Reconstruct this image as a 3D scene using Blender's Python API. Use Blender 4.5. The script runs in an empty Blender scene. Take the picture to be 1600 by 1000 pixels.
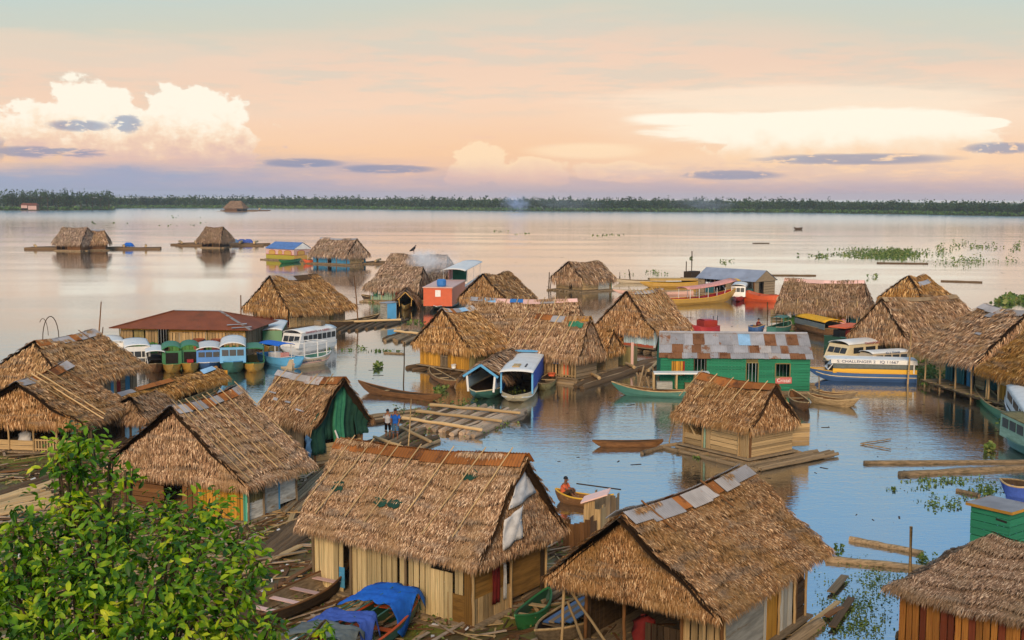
import bpy, math, random
import numpy as np
from mathutils import Matrix, Vector
random.seed(7); rng = np.random.default_rng(7)
sc = bpy.context.scene
COL = sc.collection
R = math.radians

# ------------------------------------------------------------ camera
CAM_F, HORIZON, CAM_H, ROLL = 1850.0, 306.0, 14.0, R(.25)
PITCH = math.atan((500 - HORIZON) / CAM_F)
cam_d = bpy.data.cameras.new('camera'); cam = bpy.data.objects.new('camera', cam_d); COL.objects.link(cam)
cam_d.sensor_width = 36; cam_d.lens = 36 * CAM_F / 1600; cam_d.clip_start = .5; cam_d.clip_end = 12000
cam.matrix_world = Matrix.Translation((0, 0, CAM_H)) @ Matrix.Rotation(math.pi / 2 - PITCH, 4, 'X') @ Matrix.Rotation(ROLL, 4, 'Z')
sc.camera = cam
sc.render.filter_size = 1.0; sc.cycles.use_denoising = True; sc.cycles.denoiser = 'OPENIMAGEDENOISE'; sc.cycles.denoising_input_passes = 'RGB_ALBEDO_NORMAL'; sc.cycles.denoising_prefilter = 'ACCURATE'
sc.view_settings.view_transform = 'Standard'; sc.view_settings.look = 'None'
sc.view_settings.exposure = 0.04; sc.view_settings.gamma = 1; sc.view_settings.use_curve_mapping = False

# ------------------------------------------------------------ node maths
class X:
    """a tiny expression layer over shader math nodes"""
    nt = None
    def __init__(s, v): s.v = v
    @staticmethod
    def op(o, *a):
        n = X.nt.nodes.new('ShaderNodeMath'); n.operation = o
        for i, q in enumerate(a):
            q = q.v if isinstance(q, X) else q
            if isinstance(q, (int, float)): n.inputs[i].default_value = q
            else: X.nt.links.new(q, n.inputs[i])
        return X(n.outputs[0])
    def __add__(s, o): return X.op('ADD', s, o)
    __radd__ = __add__
    def __sub__(s, o): return X.op('SUBTRACT', s, o)
    def __rsub__(s, o): return X.op('SUBTRACT', o, s)
    def __mul__(s, o): return X.op('MULTIPLY', s, o)
    __rmul__ = __mul__
    def __truediv__(s, o): return X.op('DIVIDE', s, o)
    def pw(s, e): return X.op('POWER', s, e)
def sstep(x, a, b):
    n = X.nt.nodes.new('ShaderNodeMapRange'); n.interpolation_type = 'SMOOTHSTEP'; n.clamp = True
    X.nt.links.new(x.v, n.inputs['Value']); n.inputs['From Min'].default_value = a; n.inputs['From Max'].default_value = b
    return X(n.outputs['Result'])
def noise(nt, vec, scale, detail=4, rough=.55, dist=0, dims='3D'):
    n = nt.nodes.new('ShaderNodeTexNoise'); n.noise_dimensions = dims
    n.inputs['Scale'].default_value = scale; n.inputs['Detail'].default_value = detail
    n.inputs['Roughness'].default_value = rough; n.inputs['Distortion'].default_value = dist
    if vec is not None: nt.links.new(vec, n.inputs['Vector'])
    return n
def vmath(nt, op, a, b):
    n = nt.nodes.new('ShaderNodeVectorMath'); n.operation = op
    for i, q in enumerate((a, b)):
        if isinstance(q, (tuple, list)): n.inputs[i].default_value = q
        else: nt.links.new(q, n.inputs[i])
    return n.outputs[0]
def mix(nt, f, a, b, mode='MIX'):
    n = nt.nodes.new('ShaderNodeMix'); n.data_type = 'RGBA'; n.blend_type = mode; n.clamp_factor = True
    for s, q in ((n.inputs[0], f), (n.inputs[6], a), (n.inputs[7], b)):
        q = q.v if isinstance(q, X) else q
        if isinstance(q, (int, float)): s.default_value = q
        elif isinstance(q, tuple): s.default_value = (*q[:3], 1)
        else: nt.links.new(q, s)
    return n.outputs[2]
def ramp(nt, f, stops):
    n = nt.nodes.new('ShaderNodeValToRGB'); e = n.color_ramp.elements
    while len(e) < len(stops): e.new(.5)
    for i, (p, c) in enumerate(stops): e[i].position = p; e[i].color = (*c, 1)
    nt.links.new(f.v if isinstance(f, X) else f, n.inputs[0]); return n.outputs[0]
def s2l(*c):
    return tuple(((v / 255) / 12.92 if v / 255 <= .04045 else ((v / 255 + .055) / 1.055) ** 2.4) for v in c)

# ------------------------------------------------------------ sky: a dusk gradient with lit clouds, by direction only
SUN_EL, SUN_AZ = R(24), R(187)      # behind the camera, to its left
wd = bpy.data.worlds.new('World'); sc.world = wd; wd.use_nodes = True
nt = wd.node_tree; nt.nodes.clear(); X.nt = nt
tc = nt.nodes.new('ShaderNodeTexCoord'); dirv = tc.outputs['Generated']
sp = nt.nodes.new('ShaderNodeSeparateXYZ'); nt.links.new(dirv, sp.inputs[0])
dx, dy, dz = (X(o) for o in sp.outputs)
az = X.op('ARCTAN2', dx, dy) * (180 / math.pi)
el = X.op('ARCSINE', dz) * (180 / math.pi)
def comb(x, y, z=0.):
    n = nt.nodes.new('ShaderNodeCombineXYZ')
    for i, q in enumerate((x, y, z)):
        q = q.v if isinstance(q, X) else q
        if isinstance(q, (int, float)): n.inputs[i].default_value = q
        else: nt.links.new(q, n.inputs[i])
    return n.outputs[0]
flat = comb(az * .12, el * .9, 0.)             # long thin streaks
puff = comb(az * .8, el * 1.05, 3.)             # billows
nf = X(noise(nt, flat, 1.1, 5, .6).outputs[0]); nf2 = X(noise(nt, flat, 2.7, 5, .6).outputs[0])
np1 = X(noise(nt, puff, 1.0, 7, .54).outputs[0]); np2 = X(noise(nt, puff, .45, 3, .5).outputs[0])
cool = X.op('MINIMUM', X.op('ABSOLUTE', az - 3), 60.) * .085      # the glow sits ahead, cooler to both sides
el2 = el + cool * X.op('MINIMUM', X.op('MAXIMUM', el / 6, 0.), 1.) + (nf - .5) * 1.2
base = ramp(nt, X.op('MAXIMUM', el2, 0.) / 90,
    [(0, s2l(204, 176, 174)), (.8 / 90, s2l(234, 190, 166)), (2.2 / 90, s2l(248, 202, 162)), (4.6 / 90, s2l(246, 210, 182)),
     (7.2 / 90, s2l(238, 206, 182)), (9.2 / 90, s2l(208, 207, 190)), (11 / 90, s2l(190, 208, 204)), (13 / 90, s2l(146, 200, 238)), (20 / 90, s2l(124, 190, 246)),
     (45 / 90, s2l(150, 184, 214)), (1, s2l(150, 178, 206))])
def blob(a0, e0, wa, we, k=2.0, n=np1, e=.09):
    q = ((az - a0) / wa).pw(2.) + ((el - e0) / we).pw(2.)
    return sstep(X.op('SQRT', q) + (n - .5) * k, 1 + e, 1 - e)
def sel(a0, e0, wa, we, k, n=nf, e=.3): return blob(a0, e0, wa, we, k, n, e)
def mx(*a):
    r = a[0]
    for b in a[1:]: r = X.op('MAXIMUM', r, b)
    return r
c = base
# veils of lilac cloud low down, all round the horizon
low = sstep(el + (nf - .5) * 2.6 + (np2 - .5) * 1.4, 1.5, .2)
c = mix(nt, low * .55, c, s2l(178, 168, 184))
leftgrey = sstep(az + (nf - .5) * 8, -2., -18.) * sstep(el + (nf - .5) * 2.4 + (np2 - .5), 2.3, .5)
c = mix(nt, leftgrey * .9, c, s2l(150, 164, 192))
c = mix(nt, sstep(nf2 + (np2 - .5) * .2, .55, .75) * sstep(el, .4, 1.2) * sstep(el, 4.2, 2.4) * .5, c, s2l(240, 196, 176))
c = mix(nt, sstep(nf + (nf2 - .5) * .5, .44, .62) * sstep(el, 3.2, 5.) * .45, c, s2l(206, 206, 192))
# thin high streaks on the left
c = mix(nt, sel(-24, 6.2, 13, 1.0, 1.5) * .5, c, s2l(240, 210, 186))
c = mix(nt, sel(14, 4.5, 9, .6, 1.6) * .5, c, s2l(253, 234, 210))
# the cumulus on the left
cu = mx(blob(-19.4, 3.6, 2.0, 1.6), blob(-21.4, 2.8, 2.6, 1.3), blob(-17.6, 2.5, 5.4, 1.5), blob(-15.2, 3.7, 1.9, 1.4), blob(-14.0, 2.5, 2.2, 1.8), blob(-24.2, 2.6, 1.5, 1.0), blob(-18.4, 4.2, .9, .8))
np3 = X(noise(nt, comb(az * 1.5, el * 2.1, 5.), 1.3, 6, .6).outputs[0])
cucol = mix(nt, sstep(el + (np1 - .5) * 2.8 + (np3 - .5) * 1.6, 1.3, 3.0), s2l(226, 190, 178), mix(nt, sstep(el + (np1 - .5) * 2.4 + (np3 - .5) * 2.4, 2.0, 3.8), s2l(250, 214, 180), s2l(255, 245, 226)))
c = mix(nt, cu * sstep(el + (nf2 - .5) * .8, .9, 1.9), c, cucol)
# the small cumulus ahead
cm = mx(blob(-1.6, 1.45, 1.5, .95), blob(.6, 1.1, 2.2, .75), blob(5.0, 1.1, 2.4, .5), blob(3.6, 2.15, 2.6, .35, .5, nf, .4))
c = mix(nt, cm * sstep(el, .25, 1.1) * .8, c, mix(nt, sstep(el + (np1 - .5) * 1.2, .7, 1.9), s2l(232, 192, 176), s2l(255, 224, 186)))
# the great anvil on the right
an = mx(blob(14.4, 3.1, 7.4, .95, 1.1, nf, .12), blob(16.4, 2.3, 5.6, 1.35, 1.5), blob(9.0, 3.6, 3.1, .33, 1.2, nf, .3), blob(20.6, 2.4, 1.3, .7, 2.), blob(12.6, 2.2, 3.2, .8, 2.), blob(21.3, 3.3, 1.2, .28, 1.4, nf))
ancol = mix(nt, sstep(el + (np1 - .5) * 2.4, 1.4, 3.0), s2l(250, 208, 168), s2l(255, 246, 226))
c = mix(nt, sel(15, 3.6, 9.5, 1.5, 1.2, nf, .7) * .5, c, s2l(254, 232, 206))
c = mix(nt, an * sstep(el + (nf2 - .5) * 1.2, .7, 1.9), c, ancol)
c = mix(nt, blob(12, 1.5, 9, .8, .8, nf, .5) * .5, c, s2l(252, 216, 180))
c = mix(nt, blob(22, 1.7, 6, .9, .9, nf, .5) * .55, c, s2l(252, 212, 176))
# small dark wisps in front of the bright clouds
nf3 = X(noise(nt, comb(az * .42, el * 2.4, 7.), 1.5, 8, .62, .3).outputs[0]); nf4 = X(noise(nt, comb(az * 1.1, el * 2.2, 11.), 1.6, 8, .6, .2).outputs[0])
def wisp(a0, e0, wa, we, n=nf3, lo=.46, hi=.58):
    q = ((az - a0) / wa).pw(2.) + ((el - e0) / we).pw(2.); w_ = sstep(q, 1.15, .25); return w_ * sstep(n + w_ * .12, lo, hi)
dk = mx(wisp(-19.9, 3.05, 1.5, .3, nf4), wisp(-17.9, 3.2, .8, .5, nf4), wisp(-24.9, 1.95, 2.4, .8, nf4, .44), wisp(-21.5, 1.85, 3.2, .3), wisp(10.4, 1.02, 2.6, .26, nf4, .40, .55),
        wisp(-6, 1.25, 2.6, .24), wisp(-10, 1.5, 2.2, .25), wisp(16, 1.75, 5., .3), wisp(22.2, 2.2, 1.8, .3, nf4))
lil = mx(wisp(-12, .8, 12, 1.2, nf3, .42, .64), wisp(14, .9, 14, .9, nf3, .46, .68))
c = mix(nt, lil * .22, c, s2l(168, 158, 186))
c = mix(nt, dk * .66, c, s2l(104, 130, 172))
bg = nt.nodes.new('ShaderNodeBackground'); bg.inputs[1].default_value = .97; nt.links.new(c, bg.inputs[0])
ns = nt.nodes.new('ShaderNodeTexSky'); ns.sky_type = 'NISHITA'; ns.sun_disc = False; ns.sun_elevation = SUN_EL; ns.sun_rotation = SUN_AZ
bg2 = nt.nodes.new('ShaderNodeBackground'); bg2.inputs[1].default_value = .05
nt.links.new(mix(nt, 1., ns.outputs[0], (.1, .1, .1), 'MULTIPLY'), bg2.inputs[0])
ad = nt.nodes.new('ShaderNodeAddShader'); nt.links.new(bg.outputs[0], ad.inputs[0]); nt.links.new(bg2.outputs[0], ad.inputs[1])
wo = nt.nodes.new('ShaderNodeOutputWorld'); nt.links.new(ad.outputs[0], wo.inputs[0])
wd.cycles.sampling_method = 'MANUAL'; wd.cycles.sample_map_resolution = 512

sun_d = bpy.data.lights.new('sun', 'SUN'); sun = bpy.data.objects.new('sun', sun_d); COL.objects.link(sun)
sun_d.energy = 3.0; sc.cycles.volume_bounces = 3; sun_d.angle = R(20); sun_d.color = (1, .76, .50)
_sd = Vector((math.sin(SUN_AZ) * math.cos(SUN_EL), math.cos(SUN_AZ) * math.cos(SUN_EL), math.sin(SUN_EL)))
sun.rotation_euler = _sd.to_track_quat('Z', 'Y').to_euler()

# ------------------------------------------------------------ helpers
def at(px, py, z=0.):
    """the point at height z that the photograph shows at pixel (px, py)"""
    u, v = px - 800, py - 500
    c_, s_ = math.cos(ROLL), math.sin(ROLL)
    u, v = u * c_ + v * s_, -u * s_ + v * c_
    d = (u / CAM_F, math.cos(PITCH) - v / CAM_F * math.sin(PITCH), -math.sin(PITCH) - v / CAM_F * math.cos(PITCH))
    t = (z - CAM_H) / d[2]
    return Vector((d[0] * t, d[1] * t, z))
def deep(px, py, dist):
    """the point seen at pixel (px, py), dist metres away along y"""
    u, v = px - 800, py - 500
    d = Vector((u / CAM_F, math.cos(PITCH) - v / CAM_F * math.sin(PITCH), -math.sin(PITCH) - v / CAM_F * math.cos(PITCH)))
    return Vector((0, 0, CAM_H)) + d * (dist / d[1])

class MB:
    def __init__(s): s.v = []; s.f = []; s.m = []
    def add(s, vs, fs, m=0):
        o = len(s.v); s.v += [tuple(q) for q in vs]; s.f += [tuple(i + o for i in q) for q in fs]; s.m += [m] * len(fs)
    def box(s, c, d, m=0, rz=0):
        x, y, z = (q / 2 for q in d); ca, sa = math.cos(rz), math.sin(rz)
        vs = [(c[0] + i * x * ca - j * y * sa, c[1] + i * x * sa + j * y * ca, c[2] + k * z) for k in (-1, 1) for j in (-1, 1) for i in (-1, 1)]
        s.add(vs, [(0, 2, 3, 1), (4, 5, 7, 6), (0, 1, 5, 4), (2, 6, 7, 3), (0, 4, 6, 2), (1, 3, 7, 5)], m)
    def beam(s, p0, p1, w, h, m=0, up=(0, 0, 1)):
        p0, p1 = Vector(p0), Vector(p1); d = (p1 - p0).normalized(); sd = d.cross(Vector(up))
        if sd.length < 1e-3: sd = d.cross(Vector((0, 1, 0)))
        sd.normalize(); u = sd.cross(d); vs = []
        for p in (p0, p1):
            for i, j in ((-1, -1), (1, -1), (1, 1), (-1, 1)): vs.append(p + sd * i * w / 2 + u * j * h / 2)
        s.add(vs, [(3, 2, 1, 0), (4, 5, 6, 7), (0, 1, 5, 4), (1, 2, 6, 5), (2, 3, 7, 6), (3, 0, 4, 7)], m)
    def tube(s, pts, rad, n=8, m=0):
        pts = [Vector(p) for p in pts]; k = len(pts)
        if isinstance(rad, (int, float)): rad = [rad] * k
        vs = []; fs = []
        for i, p in enumerate(pts):
            d = (pts[min(i + 1, k - 1)] - pts[max(i - 1, 0)]).normalized()
            a = d.cross(Vector((0, 0, 1)));
            if a.length < 1e-3: a = d.cross(Vector((0, 1, 0)))
            a.normalize(); b = d.cross(a)
            for j in range(n):
                t = 2 * math.pi * j / n; vs.append(p + (a * math.cos(t) + b * math.sin(t)) * rad[i])
        for i in range(k - 1):
            for j in range(n): fs.append((i * n + j, i * n + (j + 1) % n, (i + 1) * n + (j + 1) % n, (i + 1) * n + j))
        fs.append(tuple(range(n))); fs.append(tuple((k - 1) * n + j for j in reversed(range(n))))
        s.add(vs, fs, m)
    def grid(s, P, m=0):
        """P[i][j] points"""
        a, b = len(P), len(P[0]); s.add([q for r in P for q in r], [(i * b + j, i * b + j + 1, (i + 1) * b + j + 1, (i + 1) * b + j) for i in range(a - 1) for j in range(b - 1)], m)
    def sheet(s, P, t=.02, m=0):
        """a grid with a thickness, closed all round"""
        a, b = len(P), len(P[0]); P = [[Vector(q) for q in r] for r in P]
        top = [q for r in P for q in r]; bot = []
        for i in range(a):
            for j in range(b):
                du = P[min(i + 1, a - 1)][j] - P[max(i - 1, 0)][j]; dv = P[i][min(j + 1, b - 1)] - P[i][max(j - 1, 0)]
                n = du.cross(dv)
                n = n.normalized() if n.length > 1e-9 else Vector((0, 0, 1))
                bot.append(P[i][j] - n * t)
        N = a * b; fs = []
        for i in range(a - 1):
            for j in range(b - 1):
                q = (i * b + j, (i + 1) * b + j, (i + 1) * b + j + 1, i * b + j + 1); fs.append(q); fs.append(tuple(N + k for k in reversed(q)))
        rim = [i * b for i in range(a)] + [(a - 1) * b + j for j in range(1, b)] + [i * b + b - 1 for i in range(a - 2, -1, -1)] + [j for j in range(b - 2, 0, -1)]
        for k in range(len(rim)):
            p, q = rim[k], rim[(k + 1) % len(rim)]; fs.append((q, p, N + p, N + q))
        s.add(top + bot, fs, m)
    def build(s, name, mats, parent=None, smooth=False, kind=None):
        me = bpy.data.meshes.new(name); me.from_pydata(s.v, [], s.f)
        mats = mats if isinstance(mats, (list, tuple)) else [mats]
        for q in mats: me.materials.append(q)
        if len(mats) > 1: me.polygons.foreach_set('material_index', s.m)
        if smooth: me.polygons.foreach_set('use_smooth', [True] * len(me.polygons))
        o = bpy.data.objects.new(name, me); COL.objects.link(o); o.parent = parent
        if kind: o['kind'] = kind
        return o
def tris(name, V, F, mat, parent=None, kind=None, smooth=False):
    """one object from numpy arrays (all faces with the same number of corners)"""
    me = bpy.data.meshes.new(name); V = np.asarray(V, np.float32); F = np.asarray(F, np.int32); k = F.shape[1]
    me.vertices.add(len(V)); me.vertices.foreach_set('co', V.ravel())
    me.loops.add(F.size); me.loops.foreach_set('vertex_index', F.ravel())
    me.polygons.add(len(F)); me.polygons.foreach_set('loop_start', np.arange(len(F), dtype=np.int32) * k)
    if smooth: me.polygons.foreach_set('use_smooth', np.ones(len(F), bool))
    me.update(calc_edges=True); me.materials.append(mat)
    o = bpy.data.objects.new(name, me); COL.objects.link(o); o.parent = parent
    if kind: o['kind'] = kind
    return o
def tag(o, label=None, cat=None, group=None, kind=None):
    if label: o['label'] = label
    if cat: o['category'] = cat
    if group: o['group'] = group
    if kind: o['kind'] = kind
    return o
def thing(name, label, cat, loc=(0, 0, 0), rz=0, group=None):
    o = bpy.data.objects.new(name, None); COL.objects.link(o); o.location = loc; o.rotation_euler = (0, 0, rz)
    return tag(o, label, cat, group)
def copy_tree(o, parent=None, label=None):
    c_ = o.copy(); COL.objects.link(c_); c_.parent = parent
    if label: c_['label'] = label
    for ch in list(o.children): copy_tree(ch, c_)
    return c_
# shared unit pieces: a box and a rough log, stretched into place
_unit = {}
def unit(kind, mat, var=0):
    key = (kind, mat.name, var)
    if key not in _unit:
        mb = MB()
        if kind == 'box':
            mb.box((0, 0, 0), (1, 1, 1))
        else:
            r2 = random.Random(var); n = 7; k = 9; vs = []
            for i in range(n):
                oy, oz, rr = r2.uniform(-.14, .14) * (0 < i < n - 1), r2.uniform(-.14, .14) * (0 < i < n - 1), .5 * r2.uniform(.82, 1.06)
                for j in range(k): t = 2 * math.pi * j / k; vs.append((-.5 + i / (n - 1) + (r2.uniform(-.012, .012) if i in (0, n - 1) else 0), oy + rr * math.cos(t) * r2.uniform(.93, 1.05), oz + rr * math.sin(t)))
            mb.add(vs, [(i * k + j, i * k + (j + 1) % k, (i + 1) * k + (j + 1) % k, (i + 1) * k + j) for i in range(n - 1) for j in range(k)] + [tuple(reversed(range(k))), tuple((n - 1) * k + j for j in range(k))])
        me = bpy.data.meshes.new(kind + '_' + mat.name); me.from_pydata(mb.v, [], mb.f); me.materials.append(mat)
        if kind == 'log': me.polygons.foreach_set('use_smooth', [len(p.vertices) == 4 for p in me.polygons])
        _unit[key] = me
    return _unit[key]
def piece(name, mat, parent, p0, p1, w, h, up=(0, 0, 1), kind='box'):
    p0, p1 = Vector(p0), Vector(p1); d = p1 - p0; L = d.length; d.normalize()
    sd = Vector(up).cross(d)
    if sd.length < 1e-3: sd = Vector((0, 1, 0)).cross(d)
    sd.normalize(); u = d.cross(sd)
    o = bpy.data.objects.new(name, unit(kind, mat, random.randrange(4) if kind == 'log' else 0)); COL.objects.link(o); o.parent = parent
    M = Matrix((d, sd, u)).transposed().to_4x4()
    o.matrix_basis = Matrix.Translation((p0 + p1) / 2) @ M @ Matrix.Diagonal((L, w, h, 1))
    return o
def log(name, mat, parent, p0, p1, r): return piece(name, mat, parent, p0, p1, 2 * r, 2 * r, kind='log')

# ------------------------------------------------------------ materials
MATS = {}
def mk(name, c1, c2=None, scale=3., rough=.85, stretch=(1, 1, 1), objvar=.35, island=0., bump=.25, bscale=None, c3=None, w3=(.55, .7), coord='Object', spec=.25, s3=1.1, hue=.0):
    if name in MATS: return MATS[name]
    m = bpy.data.materials.new(name); m.use_nodes = True; t = m.node_tree; X.nt = t
    b = t.nodes['Principled BSDF']; b.inputs['Roughness'].default_value = rough; b.inputs['Specular IOR Level'].default_value = spec
    tcn = t.nodes.new('ShaderNodeTexCoord'); oi = t.nodes.new('ShaderNodeObjectInfo'); ge = t.nodes.new('ShaderNodeNewGeometry')
    vec = ge.outputs['Position'] if coord == 'World' else tcn.outputs['Object']
    vec = vmath(t, 'MULTIPLY', vec, stretch)
    off = t.nodes.new('ShaderNodeCombineXYZ'); t.links.new((X(oi.outputs['Random']) * 57.).v, off.inputs[0]); t.links.new((X(oi.outputs['Random']) * 31.).v, off.inputs[1])
    vec = vmath(t, 'ADD', vec, off.outputs[0])
    n1 = noise(t, vec, scale, 6, .62)
    c2 = c2 or tuple(q * .62 for q in c1)
    col = mix(t, sstep(X(n1.outputs[0]), .3, .72), c1, c2)
    if c3:
        n3 = noise(t, vmath(t, 'ADD', vec, (9.1, 4.2, 1.7)), scale * s3, 5, .65)
        col = mix(t, sstep(X(n3.outputs[0]), *w3), col, c3)
    k = 1. + (X(oi.outputs['Random']) - .5) * (2 * objvar)
    if island: k = k * (1. + (X(ge.outputs['Random Per Island']) - .5) * (2 * island))
    hs = t.nodes.new('ShaderNodeHueSaturation'); t.links.new(k.v, hs.inputs['Value']); t.links.new(col, hs.inputs['Color'])
    if hue: t.links.new((X(oi.outputs['Random']) * hue + (.5 - hue / 2)).v, hs.inputs['Hue'])
    t.links.new(hs.outputs[0], b.inputs['Base Color'])
    if bump:
        nb = noise(t, vec, bscale or scale * 3, 5, .6); bp = t.nodes.new('ShaderNodeBump'); bp.inputs['Strength'].default_value = bump; bp.inputs['Distance'].default_value = .03
        t.links.new(nb.outputs[0], bp.inputs['Height']); t.links.new(bp.outputs[0], b.inputs['Normal'])
    MATS[name] = m; return m
def wood(name, rgb, dark=.5, c3=None, var=.32, **k):
    c1 = s2l(*rgb); return mk(name, c1, tuple(q * dark for q in c1), scale=1.6, stretch=(1.2, 7, 7), objvar=var, bump=.35, c3=c3, **k)
W_grey = wood('grey_weathered_wood', (150, 128, 100)); W_brown = wood('brown_wood', (128, 88, 52)); W_yel = wood('yellow_wood', (212, 152, 56))
W_tan = wood('tan_wood', (190, 158, 112)); W_dark = wood('dark_wet_wood', (78, 60, 42)); W_cream = wood('cream_planks', (222, 194, 142), c3=s2l(130, 150, 110), w3=(.58, .68))
W_white = wood('whitewashed_planks', (202, 196, 182), c3=s2l(150, 128, 100), w3=(.56, .68)); W_olive = wood('olive_planks', (136, 122, 78)); W_ply = wood('brown_board', (146, 106, 50))
W_green = wood('green_painted_boards', (44, 126, 92), .72, c3=s2l(84, 140, 112), w3=(.62, .75), var=.12); W_teal = wood('teal_boards', (60, 120, 122), .7)
W_blue = wood('blue_boards', (74, 142, 178), .75, c3=s2l(150, 160, 150), w3=(.6, .7)); W_pale = wood('pale_blue_boards', (182, 202, 208), .8); W_red = wood('red_boards', (158, 52, 40), .7)
W_rbrown = wood('red_brown_slats', (120, 58, 34), .6); BLEACH = wood('bleached_log_wood', (190, 164, 138), .6, c3=s2l(120, 100, 80), w3=(.55, .7))
W_rust = wood('orange_rusty_slats', (178, 118, 52), .55, c3=s2l(116, 52, 26), w3=(.56, .64)); W_pgreen = wood('pale_green_boards', (150, 176, 150), .75); W_lgreen = wood('leaf_green_boards', (82, 128, 66), .75)
W_turq = wood('turquoise_plank', (92, 176, 148), .8); W_pink = wood('pink_boards', (226, 184, 172), .85); W_lime = wood('yellow_green_boards', (172, 158, 58), .85)
BAMBOO = wood('bamboo', (206, 172, 124), .7); LOGW = wood('raft_log_wood', (160, 134, 102), .5, c3=s2l(92, 80, 56), w3=(.5, .68)); LOGD = wood('wet_log_wood', (112, 88, 62), .5)
def metal(name, rgb, rust=None, w=(.5, .62), sc_=1.2, var=.2, rough=.7):
    return mk(name, s2l(*rgb), tuple(q * .72 for q in s2l(*rgb)), scale=sc_, rough=rough, objvar=var, bump=.05, c3=rust, w3=w, spec=.2)
RUST = s2l(132, 88, 58); DRUST = s2l(96, 60, 36)
M_zinc = metal('zinc_sheet', (158, 156, 160), RUST, (.6, .72)); M_zrust = metal('rusty_zinc_sheet', (164, 158, 156), RUST, (.50, .64)); M_rust = metal('rusted_sheet', (158, 98, 48), DRUST, (.5, .66))
M_brown = metal('red_brown_roof_sheet', (132, 72, 44), DRUST, (.5, .75), .5, .06); M_blue = metal('blue_roof_sheet', (88, 124, 180), None, var=.05); M_grey = metal('grey_roof_sheet', (150, 158, 176), s2l(120, 110, 104), (.6, .75), .6, .06)
M_orust = metal('old_rust_sheet', (132, 90, 60), DRUST, (.5, .66))
M_sky = metal('pale_blue_sheet', (150, 190, 224), None, var=.05)
def paint(name, rgb, rough=.45, var=.06, dirt=(.6, .75), d=None):
    return mk('paint_' + name, s2l(*rgb), tuple(q * .85 for q in s2l(*rgb)), scale=1.3, rough=rough, objvar=var, bump=.06, c3=d or tuple(q * .5 + .05 for q in s2l(*rgb)), w3=dirt, spec=.45)
P_white = paint('white', (226, 222, 216)); P_blue = paint('blue', (52, 120, 190)); P_dblue = paint('deep_blue', (58, 92, 140)); P_lblue = paint('light_blue', (92, 164, 208)); P_green = paint('green', (50, 118, 66))
P_teal = paint('teal_green', (64, 112, 98)); P_yel = paint('yellow', (222, 168, 40)); P_ochre = paint('ochre', (190, 146, 66)); P_orange = paint('orange', (204, 88, 44)); P_red = paint('red', (168, 44, 44))
P_cream = paint('cream', (226, 204, 160)); P_pink = paint('faded_pink', (214, 168, 150)); P_brick = paint('brick_red', (168, 84, 58)); P_dgreen = paint('dark_green', (36, 70, 52)); P_tarb = paint('bleached', (190, 170, 140)); P_black = paint('black', (28, 26, 26))
GLASS = mk('dark_window', (.035, .036, .036), rough=.3, bump=0, objvar=.1, spec=.35); DARK = mk('painted_inside_shade', (.02, .017, .014), rough=1, bump=0)  # DARK paints the shade inside openings onto solid panels
def cloth(name, rgb, **k): return mk('cloth_' + name, s2l(*rgb), tuple(q * .7 for q in s2l(*rgb)), scale=4, rough=.8, objvar=.1, bump=.2, **k)
C_white = cloth('white', (214, 210, 208)); C_blue = cloth('blue', (34, 104, 200)); C_blue2 = cloth('dull_blue', (66, 92, 170)); C_green = cloth('green', (54, 122, 92)); C_dgreen = cloth('dark_green', (34, 72, 58)); C_red = cloth('dark_red', (120, 36, 32))
C_grey = cloth('grey', (112, 118, 116)); C_orange = cloth('orange', (226, 110, 70)); C_tblue = cloth('tarp_blue', (88, 128, 168)); C_pink = cloth('pink', (214, 150, 140)); C_yellow = cloth('yellow', (234, 172, 40)); C_black = cloth('black', (34, 34, 36))
SKIN = mk('skin', s2l(150, 98, 68), rough=.6, bump=0); HAIR = mk('black_hair', (.012, .01, .01), rough=.6, bump=0)

def thatch_mat(name, lo, mid, hi, patch):
    m = bpy.data.materials.new(name); m.use_nodes = True; t = m.node_tree; X.nt = t; b = t.nodes['Principled BSDF']
    b.inputs['Roughness'].default_value = .8; b.inputs['Specular IOR Level'].default_value = .2
    ge = t.nodes.new('ShaderNodeNewGeometry'); tcn = t.nodes.new('ShaderNodeTexCoord')
    col = ramp(t, ge.outputs['Random Per Island'], [(0, lo), (.34, tuple(q * .85 for q in mid)), (.72, tuple(q * 1.12 for q in mid)), (1, hi)])
    n1 = noise(t, tcn.outputs['Object'], .55, 4, .6)
    col = mix(t, sstep(X(n1.outputs[0]), .42, .68) * .7, col, patch)
    n2 = noise(t, vmath(t, 'ADD', tcn.outputs['Object'], (5, 3, 8)), 1.3, 4, .6)
    col = mix(t, sstep(X(n2.outputs[0]), .56, .7) * .45, col, tuple(q * .55 for q in lo))
    n4 = noise(t, vmath(t, 'MULTIPLY', tcn.outputs['Object'], (.5, .5, 3.2)), 1., 4, .6)
    col = mix(t, sstep(X(n4.outputs[0]), .52, .68) * .5, col, s2l(126, 112, 98))
    oi = t.nodes.new('ShaderNodeObjectInfo'); hs = t.nodes.new('ShaderNodeHueSaturation'); t.links.new(col, hs.inputs['Color'])
    t.links.new((X(oi.outputs['Random']) * .34 + .84).v, hs.inputs['Value']); t.links.new(((X(oi.outputs['Random']) * 7.3).v), hs.inputs['Fac']) if False else None
    t.links.new((X.op('FRACT', X(oi.outputs['Random']) * 13.7) * .25 + .92).v, hs.inputs['Saturation'])
    t.links.new(hs.outputs[0], b.inputs['Base Color']); MATS[name] = m; return m
TH = thatch_mat('palm_thatch', s2l(58, 38, 24), s2l(164, 122, 86), s2l(250, 212, 168), s2l(152, 116, 74))
TH2 = thatch_mat('golden_thatch', s2l(58, 38, 22), s2l(164, 121, 80), s2l(246, 206, 154), s2l(150, 114, 70))
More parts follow.
